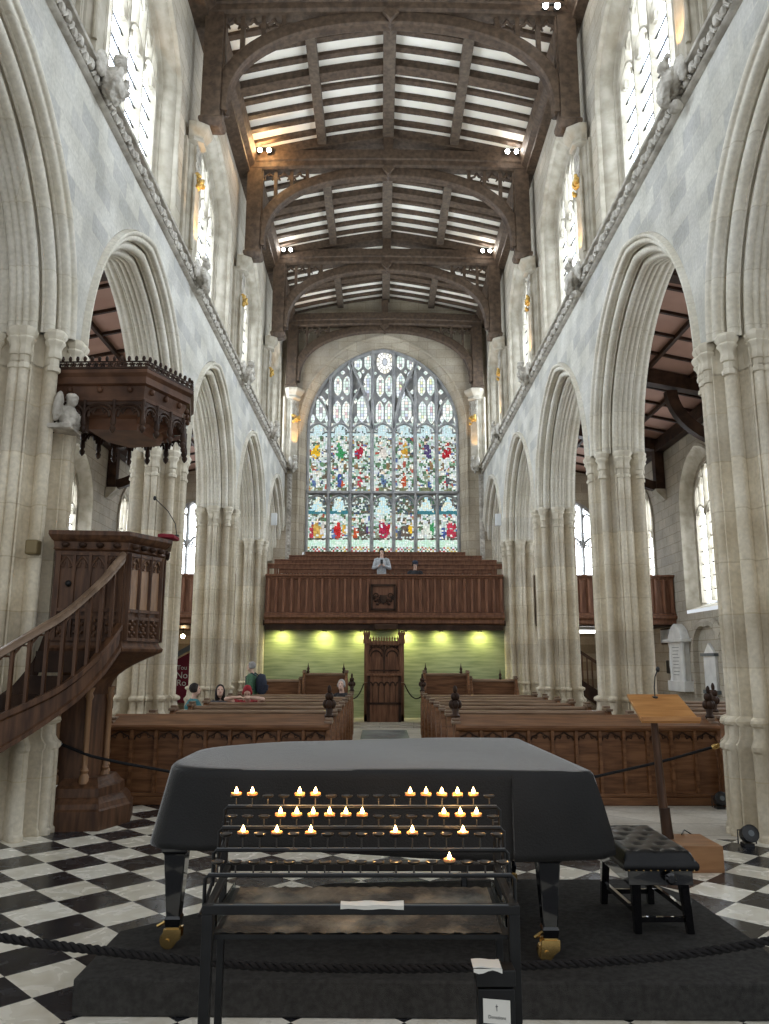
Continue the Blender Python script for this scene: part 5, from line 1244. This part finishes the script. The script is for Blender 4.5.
m = MB(); m.grid([[(.150 + .098 * i / 6, 2.905 + .035 * k, .770 + .002 * k + .002 * sin(i)) for i in range(7)] for k in range(3)]); m.grid([[(.150 + .098 * i / 6, 2.893, .771 - .010 * k - .006 * sin(i * 1.2) * k) for i in range(7)] for k in range(2)]); o = m.build('folded_paper', 'paper'); tag(o, 'crumpled white paper lying on the donation box lid', 'paper')
so = o.modifiers.new('thick', 'SOLIDIFY'); so.thickness = .002
# twisted barrier rope before the platform
def rope(name, pts, r, label, strands=3, twist=17.0, dens=16):
    P_ = [Vector(p) for p in pts]; m = MB(); dense = []
    for i in range(len(P_) - 1):
        p0, p1, p2, p3 = P_[max(0, i - 1)], P_[i], P_[i + 1], P_[min(len(P_) - 1, i + 2)]
        for j in range(dens):
            f = j / dens; dense.append(.5 * (2 * p1 + (p2 - p0) * f + (2 * p0 - 5 * p1 + 4 * p2 - p3) * f * f + (3 * p1 - p0 - 3 * p2 + p3) * f ** 3))
    dense.append(P_[-1]); L_ = 0; ds = [0]
    for a, b in zip(dense, dense[1:]): L_ += (b - a).length; ds.append(L_)
    for s in range(strands):
        path = []
        for i, p in enumerate(dense):
            t = (dense[min(i + 1, len(dense) - 1)] - dense[max(i - 1, 0)]).normalized(); u = Vector((0, 0, 1)); u = (u - t * u.dot(t)).normalized(); w = t.cross(u); a = ds[i] * 2 * pi * twist / 2 + s * 2 * pi / strands
            path.append(p + (u * cos(a) + w * sin(a)) * r * .56)
        m.tube(path, r * .48, 6)
    o = m.build(name, 'rope_dark', None, 60); return tag(o, label, 'rope')
rope('barrier_rope', [(-2.75, 3.9, .68), (-1.92, 3.9, .545), (-1.46, 3.9, .49), (-.81, 3.9, .43), (-.3, 3.9, .415), (.3, 3.9, .42), (1.03, 3.9, .455), (1.63, 3.9, .53), (2.4, 3.9, .68)], .021, 'thick twisted black rope stretched low behind the candle stand', dens=60)

# ------------------------------------------------------------------ lectern and small things round it
le = thing('lectern', 'slanted oak reading stand on a wooden block, right of the piano', 'lectern', (2.58, 7.45, 0))
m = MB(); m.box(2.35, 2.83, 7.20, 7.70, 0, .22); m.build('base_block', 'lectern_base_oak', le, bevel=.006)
m = MB(); m.tube([(2.455, 7.50, .22), (2.445, 7.55, .52), (2.425, 7.60, 1.33)], [.046, .04, .032], 12); m.build('post', 'oak', le, 40)
m = MB(); m.tube([(2.456, 7.497, .22), (2.448, 7.522, .48)], [.052, .047], 12); m.build('socket', 'dark_oak', le, 40)
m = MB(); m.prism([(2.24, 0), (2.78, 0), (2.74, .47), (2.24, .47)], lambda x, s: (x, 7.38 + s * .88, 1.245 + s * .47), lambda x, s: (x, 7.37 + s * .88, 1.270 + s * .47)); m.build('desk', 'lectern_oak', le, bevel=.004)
m = MB(); m.beam((2.24, 7.37, 1.285), (2.78, 7.37, 1.285), .03, .035); m.build('book_stop', 'lectern_oak', le)
gooseneck('microphone', [(2.50, 7.74, 1.47), (2.50, 7.74, 1.56), (2.51, 7.73, 1.66), (2.53, 7.70, 1.73)], 'small gooseneck microphone clipped to the reading stand', (2.50, 7.74, 1.45))
m = MB(); m.tube([(2.83, 7.5, .012), (2.95, 7.6, .03), (2.85, 7.9, .16), (2.72, 7.8, .235), (2.62, 7.6, .235)], .006, 6); tag(m.build('cable', 'black_plastic', None, 60), 'thin black cable looping over the reading stand block', 'cable')
def brope(pts, lab, clip):
    t = thing('barrier_rope', lab, 'rope', pts[0]); P_ = [Vector(p) for p in pts]; m = MB(); m.tube(P_, .017, 8); m.build('rope', 'rope_dark', t, 60)
    m = MB(); d = (P_[1] - P_[0]).normalized(); m.tube([P_[0] - d * .16, P_[0] - d * .04, P_[0]], [.02, .035, .022], 10); m.build('snap_hook', clip, t, 60)
    return t
brope([(3.78, 9.6, .80), (3.3, 9.6, .67), (3.14, 9.6, .63), (2.4, 9.6, .47), (1.6, 9.6, .36), (.9, 9.58, .30), (.2, 9.55, .27), (-.3, 9.53, .27)], 'dark barrier rope from the right pier past the reading stand', 'brass')
brope([(-3.72, 9.02, .88), (-3.4, 9.02, .76), (-3.1, 9.1, .68), (-2.6, 9.3, .56), (-2.0, 9.5, .44), (-1.4, 9.5, .35), (-.8, 9.52, .29), (-.3, 9.53, .27)], 'dark barrier rope from the left pier across the pulpit stem', 'chrome')
def floor_lamp_can(x, y, lab):
    t = thing('floor_spotlight', lab, 'spotlight', (x, y, 0), 'floor spotlights'); m = MB(); m.box(x - .05, x + .05, y - .05, y + .05, 0, .03); m.build('base', 'black_plastic', t)
    m = MB(); m.lathe([(0, .05), (.02, .075), (.13, .085), (.14, .06)], (0, 0, 0), 14); o = m.build('housing', 'black_plastic', t, 40); o.matrix_basis = Matrix.Translation((x, y - .02, .11)) @ Matrix.Rotation(radians(70), 4, 'X') @ Matrix.Translation((0, 0, -.05))
    m = MB(); m.lathe([(.128, .012), (.142, .03)], (0, 0, 0), 10); e = m.build('lens', 'slate', o, 40)
    m = MB(); m.tube([(x - .09, y, .02), (x - .09, y, .15), (x + .09, y, .15), (x + .09, y, .02)], .008, 6); m.build('yoke', 'black_plastic', t)
floor_lamp_can(3.50, 8.22, 'black floor spotlight at the foot of the nearest right pier'); floor_lamp_can(4.08, 10.22, 'black floor spotlight at the right end of the panelled pew front')
for s, lab in ((-1, 'small white loudspeaker box fixed high on the far left pier'), (1, 'small white loudspeaker box fixed high on the far right pier')):
    t = thing('loudspeaker', lab, 'loudspeaker', (s * 3.6, 24.0, 6.0), 'white loudspeakers on the far piers'); x = s * 3.53; m = MB(); m.box(x - .10, x + .10, 25.3, 25.4, 6.05, 6.55) if False else m.box(x - .09, x + .09, 24.0, 24.12, 6.0, 6.38); m.build('cabinet', 'white_paint', t, bevel=.01)
    m = MB(); m.box(x - .02, x + .02, 24.1, 24.25, 6.15, 6.2); m.build('bracket', 'white_paint', t)

# ------------------------------------------------------------------ right aisle: monuments, niche, stair; left aisle: banner
WXX = AX
mo = thing('wall_monument', 'white marble wall monument with a shelf and rounded pediment, beside the gallery end', 'monument', (WXX, 23.55, 1.0), 'wall monuments of the right aisle')
m = MB(); m.box(WXX - .30, WXX, 22.9, 24.2, .95, 1.25); m.build('base', 'white_marble', mo, bevel=.02)
m = MB(); m.box(WXX - .24, WXX, 23.1, 24.0, 1.25, 2.38); m.build('tablet', 'white_marble', mo)
for y in (23.1, 24.0): m = MB(); m.lathe([(1.25, .09), (1.35, .06), (1.7, .085), (2.2, .06), (2.38, .09)], (WXX - .20, y, 0), 10); m.build('side_scroll', 'white_marble', mo, 40)
m = MB(); m.box(WXX - .36, WXX, 22.8, 24.3, 2.38, 2.48); m.build('shelf', 'white_marble', mo, bevel=.02)
m = MB(); m.prism([(23.0, 2.48), (24.1, 2.48), (23.95, 2.72), (23.75, 2.86), (23.55, 2.93), (23.35, 2.86), (23.15, 2.72)], lambda y, z: (WXX - .26, y, z), lambda y, z: (WXX, y, z)); m.build('pediment', 'white_marble', mo, bevel=.015)
m = MB()
for i in range(9): m.box(WXX - .244, WXX - .238, 23.28 + .05 * (i % 3), 23.82 - .04 * (i % 2), 2.22 - .1 * i, 2.235 - .1 * i)
m.build('inscription_line', 'slate', mo)
mo = thing('wall_monument', 'smaller white tablet with a pointed top inside the arched wall niche', 'monument', (WXX, 21.55, 1.0), 'wall monuments of the right aisle')
m = MB(); m.prism([(21.2, 1.0), (21.95, 1.0), (21.95, 2.0), (21.58, 2.32), (21.2, 2.0)], lambda y, z: (WXX - .08, y, z), lambda y, z: (WXX - .0, y, z)); m.build('tablet', 'white_marble', mo, bevel=.01)
m = MB(); m.box(WXX - .13, WXX, 21.12, 22.03, 1.96, 2.04); m.box(WXX - .12, WXX, 21.12, 22.03, .95, 1.05); m.build('moulding', 'slate', mo)
m = MB(); f = two_centre(.95, .7, 2.15); o_ = outline(.95, .85, f, 12); m.sweep([(-.1, -.10), (.02, -.10), (.10, -.02), (.10, .10), (-.1, .10)], [(WXX - .05, 21.6 + u, z) for u, z in o_], (-1, 0, 0)); structure(m.build('trim_5', 'aisle_stone', None, 30))
t = thing('wall_grille', 'dark ribbed grille on the wall below the gallery end', 'grille', (WXX, 24.6, 2.4)); m = MB(); m.box(WXX - .06, WXX, 24.15, 25.2, 2.35, 2.85); m.build('frame', 'dark_oak', t); m = MB()
for i in range(7): m.box(WXX - .09, WXX - .06, 24.2 + .15 * i, 24.27 + .15 * i, 2.4, 2.8)
m.build('bar', 'white_paint', t)
m = MB(); m.box(WXX - .12, WXX, 24.3, 24.75, 1.45, 1.85); tag(m.build('wall_speaker', 'black_plastic', None, bevel=.02), 'small dark box on the aisle wall beside the white monument', 'box')
sa = thing('gallery_stair', 'dark wooden stair with railing under the gallery in the right aisle', 'stair', (6.9, 26, 0))
m = MB(); m.prism([(5.9, 1.55), (7.9, .25), (7.9, 0), (7.4, 0), (5.9, 1.15)], lambda x, z: (x, 25.9, z), lambda x, z: (x, 26.0, z)); m.build('string', 'dark_oak', sa)
m = MB(); m.beam((5.9, 25.95, 2.45), (7.9, 25.95, 1.15), .07, .09); m.build('handrail', 'dark_oak', sa)
for i in range(12): x = 5.98 + .16 * i; m = MB(); m.beam((x, 25.95, 1.5 - (x - 5.9) * .65), (x, 25.95, 2.45 - (x - 5.9) * .65), .04, .04); m.build('baluster', 'oak', sa)
for i in range(7): m = MB(); m.box(5.95 + .27 * i, 6.25 + .27 * i, 26.0, 27.0, 1.28 - .18 * i, 1.32 - .18 * i); m.build('tread', 'oak', sa)
t = thing('strip_light', 'white strip light under the gallery in the right aisle', 'lamp', (6.5, 24.9, 2.75)); m = MB(); m.box(5.7, 7.3, 24.75, 24.95, 2.78, 2.88); m.build('housing', 'white_paint', t); m = MB(); m.box(5.75, 7.25, 24.78, 24.92, 2.70, 2.78); m.build('tube', 'strip_light', t)
def globe(x, y, z, lab):
    t = thing('wall_lamp', lab, 'lamp', (x, y, z)); m = MB(); m.ball((x, y, z), .07, 12, 8); m.build('globe', 'lamp_warm', t, 60); m = MB(); m.tube([(x, y, z + .06), (x, y, z + .25), (x, y + .3, z + .28)], .015, 6); m.build('arm', 'iron', t)
globe(6.40, 26.3, 2.28, 'small glowing globe lamp over the dark stair in the right aisle'); globe(-6.85, 26.6, 2.62, 'small glowing globe lamp above the red banner in the left aisle')
bn = thing('stair_banner', 'dark red banner with white lettering below a sloping handrail in the left aisle', 'banner', (-6.7, 26.2, .4))
m = MB(); m.prism([(-7.3, .45), (-6.2, .45), (-6.2, 2.25), (-7.3, 1.62)], lambda x, z: (x, 26.2, z), lambda x, z: (x, 26.23, z)); m.build('cloth', 'banner_red', bn)
m = MB(); m.beam((-7.4, 26.18, 1.72), (-6.1, 26.18, 2.46), .08, .16); m.build('handrail', 'slate', bn)
for s_, sz, z in (('Tou', .20, 1.52), ('No', .30, 1.24), ('Ro', .28, 1.0)): text(s_, sz, (-6.72, 26.19, z), RX, 'paper', bn)
# ------------------------------------------------------------------ people
noise_mat('skin', (.50, .27, .19), (.60, .35, .26), 20, .55)
noise_mat('skin_pale', (.62, .40, .31), (.70, .48, .38), 20, .55)
for nme, c in (('hair_dark', (.018, .012, .010)), ('hair_grey', (.34, .33, .32)), ('hair_brown', (.05, .028, .018)), ('teal_jacket', (.05, .19, .21)), ('green_jacket', (.075, .17, .10)), ('navy', (.018, .024, .045)), ('black_coat', (.014, .014, .017)),
               ('red_top', (.30, .012, .020)), ('grey_shirt', (.42, .44, .46)), ('denim', (.05, .10, .17)), ('trousers_dark', (.022, .022, .026)), ('eye_dark', (.02, .015, .012)), ('lips', (.38, .13, .11)), ('scarf_grey', (.10, .10, .11))):
    noise_mat(nme, tuple(x * .8 for x in c), tuple(x * 1.15 for x in c), 25, .8)
def person(label, loc, face, pose, skin, top, legs, hair, look=(0, 0), arms=None, hair_long=False, bald=False, group='visitors', short=False, lean=0.0):
    """face: heading in degrees of the chest (0 = towards +y); look: head turn and nod in degrees; arms: per side [elbow, wrist, fingertip] in body coordinates"""
    t = thing('person', label, 'person', loc, group)
    R0 = Matrix.Translation(Vector(loc)) @ Matrix.Rotation(radians(face), 4, 'Z')
    sit = pose == 'sit'
    hip = .47 if sit else .92; L_ = lean
    B = lambda x, y, z: R0 @ Vector((x, y + L_ * max(0, z - hip), z - abs(L_) * .18 * max(0, z - hip)))
    sh = hip + .50; nk = hip + .58; hd = hip + .73
    def fuse(m, name, mat, parent, vox=.011, sm=4):
        o = m.build(name, mat, parent, 80); r = o.modifiers.new('fuse', 'REMESH'); r.mode = 'VOXEL'; r.voxel_size = vox; r.use_smooth_shade = True
        s = o.modifiers.new('soft', 'SMOOTH'); s.iterations = sm; s.factor = .5; return o
    kn = {}; ft = {}
    for s in (-1, 1):
        if sit: kn[s] = (s * .11, .43, .48); ft[s] = (s * .12, .38, .07)
        else: kn[s] = (s * .10, .02, .50); ft[s] = (s * .11, -.01, .08)
    arms = arms or {s: [(s * .24, .05, sh - .29), (s * .20, .26, sh - .42), (s * .12, .36, sh - .44)] if sit else [(s * .25, -.02, sh - .30), (s * .26, .06, sh - .55), (s * .25, .09, sh - .66)] for s in (-1, 1)}
    HR = Matrix.Rotation(radians(look[0]), 3, 'Z') @ Matrix.Rotation(radians(look[1]), 3, 'X')
    hc = B(0, .03, hd); H3 = R0.to_3x3() @ HR
    Hp = lambda x, y, z: hc + H3 @ Vector((x, y, z))
    body = MB()
    body.tube([B(0, 0, hip - .05), B(0, .0, hip + .10), B(0, .01, hip + .25), B(0, .0, hip + .42), B(0, 0, sh + .02)], [.150, .145, .15, .165, .10], 14, flat=.72)
    body.tube([B(0, 0, sh - .02), B(0, .01, nk), hc + Vector((0, 0, -.05))], [.07, .055, .052], 10)
    body.ball(Hp(0, .0, .025), (.077, .098, .105), 16, 12, H3); body.ball(Hp(0, .03, -.055), (.058, .068, .065), 14, 10, H3)
    body.ball(Hp(0, .10, -.012), (.014, .024, .024), 8, 6, H3); body.ball(Hp(0, .092, .018), (.011, .016, .03), 8, 6, H3)
    for s in (-1, 1): body.ball(Hp(s * .078, -.005, .0), (.012, .024, .034), 8, 6, H3); body.ball(Hp(s * .03, .082, .045), (.024, .014, .010), 8, 6, H3)
    for s in (-1, 1):
        e, w, f = [B(*p) for p in arms[s]]
        S = B(s * .175, 0, sh - .02)
        body.tube([B(s * .10, 0, sh - .0), S, S.lerp(e, .5), e, e.lerp(w, .35), w], [.065, .06, .05, .042, .041, .027], 10)
        d = (f - w).normalized(); side = d.cross(Vector((0, 0, 1))); side = side.normalized() if side.length > .1 else Vector((1, 0, 0)); nrm_ = side.cross(d)
        pl = w + d * .085
        body.tube([w, w + d * .04, pl], [.028, .04, .038], 10, flat=.55)
        for k, ln in enumerate((.062, .074, .070, .054)):
            r = pl + side * (.030 - .020 * k) - d * .012; body.tube([r, r + d * ln * .5 - nrm_ * .006, r + d * ln - nrm_ * .024], [.0105, .0095, .008], 6)
        th = w + d * .035 - side * s * .0 + side * (.034 if s < 0 else -.034); body.tube([th, th + d * .03 + side * (.018 if s < 0 else -.018), th + d * .058 + side * (.016 if s < 0 else -.016)], [.013, .012, .009], 6)
        a = B(*kn[s]); b = B(*ft[s])
        if L_: a = R0 @ Vector(kn[s]); b = R0 @ Vector(ft[s])
        body.tube([R0 @ Vector((s * .085, 0, hip)), (R0 @ Vector((s * .095, 0, hip))).lerp(a, .5), a, a.lerp(b, .35), b], [.09, .080, .060, .056, .040], 10)
        fw = R0.to_3x3() @ Vector((0, 1, 0)); body.tube([b - fw * .05 - Vector((0, 0, .035)), b + fw * .06 - Vector((0, 0, .04)), b + fw * .17 - Vector((0, 0, .05))], [.04, .042, .03], 8)
    bo = fuse(body, 'body', skin, t)
    m = MB()                           # upper clothing
    m.tube([B(0, 0, hip - .08), B(0, 0, hip + .10), B(0, .01, hip + .27), B(0, .0, hip + .42), B(0, 0, sh + .04)], [.178, .170, .172, .186, .11], 16, flat=.76)
    m.tube([B(0, 0, sh), B(0, .005, nk - .02)], [.10, .075], 12)
    for s in (-1, 1):
        e, w, f = [B(*p) for p in arms[s]]; S = B(s * .175, 0, sh - .02); m.tube([B(s * .10, 0, sh), S, S.lerp(e, .5), e, e.lerp(w, .4), e.lerp(w, .90)][:3 if short else 6], [.08, .08, .069, .060, .056, .046][:3 if short else 6], 10)
    fuse(m, 'jacket', top, t, .013, 3)
    m = MB()
    m.tube([R0 @ Vector((0, 0, hip + .08)), R0 @ Vector((0, 0, hip - .06))], [.165, .16], 14, flat=.78)
    for s in (-1, 1):
        a = R0 @ Vector(kn[s]); b = R0 @ Vector(ft[s]); h0 = R0 @ Vector((s * .085, 0, hip - .01)); m.tube([h0, h0.lerp(a, .5), a, a.lerp(b, .4), a.lerp(b, .95)], [.105, .095, .076, .070, .060], 10)
    fuse(m, 'trousers', legs, t, .013, 3)
    for s in (-1, 1):
        b = R0 @ Vector(ft[s]); fw = R0.to_3x3() @ Vector((0, 1, 0)); m = MB(); m.tube([b - fw * .07 - Vector((0, 0, .03)), b + fw * .06 - Vector((0, 0, .032)), b + fw * .19 - Vector((0, 0, .046))], [.047, .048, .034], 10); m.build('shoe', 'black_coat', t, 60)
    for s in (-1, 1): m = MB(); m.ball(Hp(s * .031, .088, .022), (.013, .009, .008), 8, 6, H3); m.build('eye', 'eye_dark', t, 60)
    m = MB(); m.ball(Hp(0, .094, -.050), (.024, .010, .008), 8, 6, H3); m.build('mouth', 'lips', t, 60)
    m = MB()
    m.ball(Hp(0, -.018, .045), (.090, .104, .105), 16, 12, H3)
    for q in range(9): a = pi * q / 8; m.ball(Hp(.082 * cos(a), -.05 * sin(a) + .01, .0 + .0), (.022, .04, .05), 8, 6, H3)
    if hair_long: m.ball(Hp(0, -.055, -.06), (.098, .070, .15), 14, 10, H3); [m.ball(Hp(s * .078, .0, -.075), (.028, .045, .12), 10, 8, H3) for s in (-1, 1)]
    if not bald: fuse(m, 'hair', hair, t, .012, 2)
    return t, Hp, B, H3
# seated visitors in the left pews
def A(l, r): return {-1: l, 1: r}
person('seated person in a teal jacket with dark hair, at the left end of a pew', (-3.95, 16.15, .02), -62, 'sit', 'skin_pale', 'teal_jacket', 'trousers_dark', 'hair_dark', (-18, 8))
person('seated person with long dark hair and grey scarf, facing the piano', (-3.40, 16.10, .0), 180, 'sit', 'skin_pale', 'scarf_grey', 'trousers_dark', 'hair_dark', (14, 14), hair_long=True)
person('person in red leaning forward with bare arms folded on a pew back', (-2.80, 16.12, .05), 180, 'sit', 'skin_pale', 'red_top', 'denim', 'red_top', (8, -34), arms=A([(-.36, .40, 1.08), (-.13, .53, 1.12), (-.02, .56, 1.12)], [(.36, .40, 1.08), (.13, .50, 1.12), (.02, .53, 1.13)]), short=True, lean=.45)
person('grey-haired person in a dark coat seated at the aisle end of a pew', (-1.06, 18.55, .05), 140, 'sit', 'skin_pale', 'black_coat', 'trousers_dark', 'hair_grey', (30, 12), arms=A([(-.24, .10, .70), (-.08, .32, .72), (.0, .36, .78)], [(.24, .10, .70), (.08, .34, .72), (.0, .38, .78)]))
_, Hp, B, H3 = person('standing grey-haired person in a green jacket, wearing a rucksack', (-3.50, 20.6, .0), 78, 'stand', 'skin_pale', 'green_jacket', 'trousers_dark', 'hair_grey', (10, 4))
bp = thing('rucksack', 'navy rucksack worn on the back of the person in the green jacket', 'bag', tuple(B(0, -.25, 1.0)))
m = MB(); m.tube([B(0, -.22, .98), B(0, -.26, 1.02), B(0, -.26, 1.28), B(0, -.24, 1.42), B(0, -.20, 1.46)], [.10, .15, .155, .13, .05], 14, flat=.8); m.build('pack', 'navy', bp, 60)
m = MB(); m.tube([B(0, -.37, 1.06), B(0, -.38, 1.2)], [.09, .085], 10, flat=.6); m.build('pocket', 'navy', bp, 60)
for s in (-1, 1): m = MB(); m.tube([B(s * .10, -.16, 1.42), B(s * .12, -.04, 1.50), B(s * .13, .12, 1.40), B(s * .15, .10, 1.2), B(s * .17, -.12, 1.08)], .022, 6, flat=.6); m.build('strap', 'navy', bp, 60)
# visitors on the gallery
person('standing person in a grey shirt with dark straps, looking at a phone on the gallery', (-.14, 24.72, 3.58), 180, 'stand', 'skin_pale', 'grey_shirt', 'denim', 'hair_dark', (0, -22), arms=A([(-.26, .08, 1.13), (-.06, .28, 1.20), (.0, .30, 1.27)], [(.26, .08, 1.13), (.08, .27, 1.18), (.02, .32, 1.25)]))
ph = MB(); ph.box(-.18, -.10, 24.72 - .36, 24.72 - .345, 3.58 + 1.24, 3.58 + 1.38); tag(ph.build('phone', 'black_plastic', None, bevel=.004), 'black phone held by the standing person on the gallery', 'phone')
_, Hp, B, H3 = person('seated person in a dark top and cap with bowed head on the gallery', (.93, 24.70, 3.63), 180, 'sit', 'skin_pale', 'black_coat', 'trousers_dark', 'hair_dark', (6, -24))
cp = thing('cap', 'dark flat cap worn by the seated person on the gallery', 'cap', tuple(Hp(0, 0, .12)))
m = MB(); m.ball(Hp(0, -.01, .085), (.10, .118, .062), 14, 8, H3); m.build('crown', 'navy', cp, 60); m = MB(); m.ball(Hp(0, .10, .065), (.07, .06, .012), 12, 6, H3); m.build('peak', 'navy', cp, 60)

for o in LEFT: o.location.x -= .10
# ------------------------------------------------------------------ light and camera
w = bpy.data.worlds.new('World'); scene.world = w; w.use_nodes = True
bg = w.node_tree.nodes['Background']; bg.inputs[0].default_value = (.90, .95, 1.0, 1); bg.inputs[1].default_value = 0.50
cam = bpy.data.cameras.new('camera'); co = bpy.data.objects.new('camera', cam); COL.objects.link(co)
cam.sensor_fit = 'VERTICAL'; cam.sensor_height = 24; cam.lens = 776.34 / 1024 * 24; cam.clip_start = .05; cam.clip_end = 200
pitch, yaw, roll = .1901, .0048, .0022
fw = Vector((sin(yaw) * cos(pitch), cos(yaw) * cos(pitch), sin(pitch))); rt = Vector((cos(yaw), -sin(yaw), 0)); up = rt.cross(fw)
r2 = rt * cos(roll) + up * sin(roll); u2 = up * cos(roll) - rt * sin(roll)
M = Matrix((r2, u2, -fw)).transposed().to_4x4(); M.translation = (-.171, 0, 1.8); co.matrix_world = M
scene.camera = co
vs = scene.view_settings; vs.view_transform = 'Standard'; vs.look = 'None'; vs.gamma = 1; vs.use_curve_mapping = False; vs.exposure = 0.68
cy = scene.cycles; cy.use_denoising = True; cy.max_bounces = 8; cy.diffuse_bounces = 5; cy.glossy_bounces = 3; cy.transmission_bounces = 4; cy.sample_clamp_indirect = 6; cy.sample_clamp_direct = 40; cy.caustics_reflective = False; cy.caustics_refractive = False
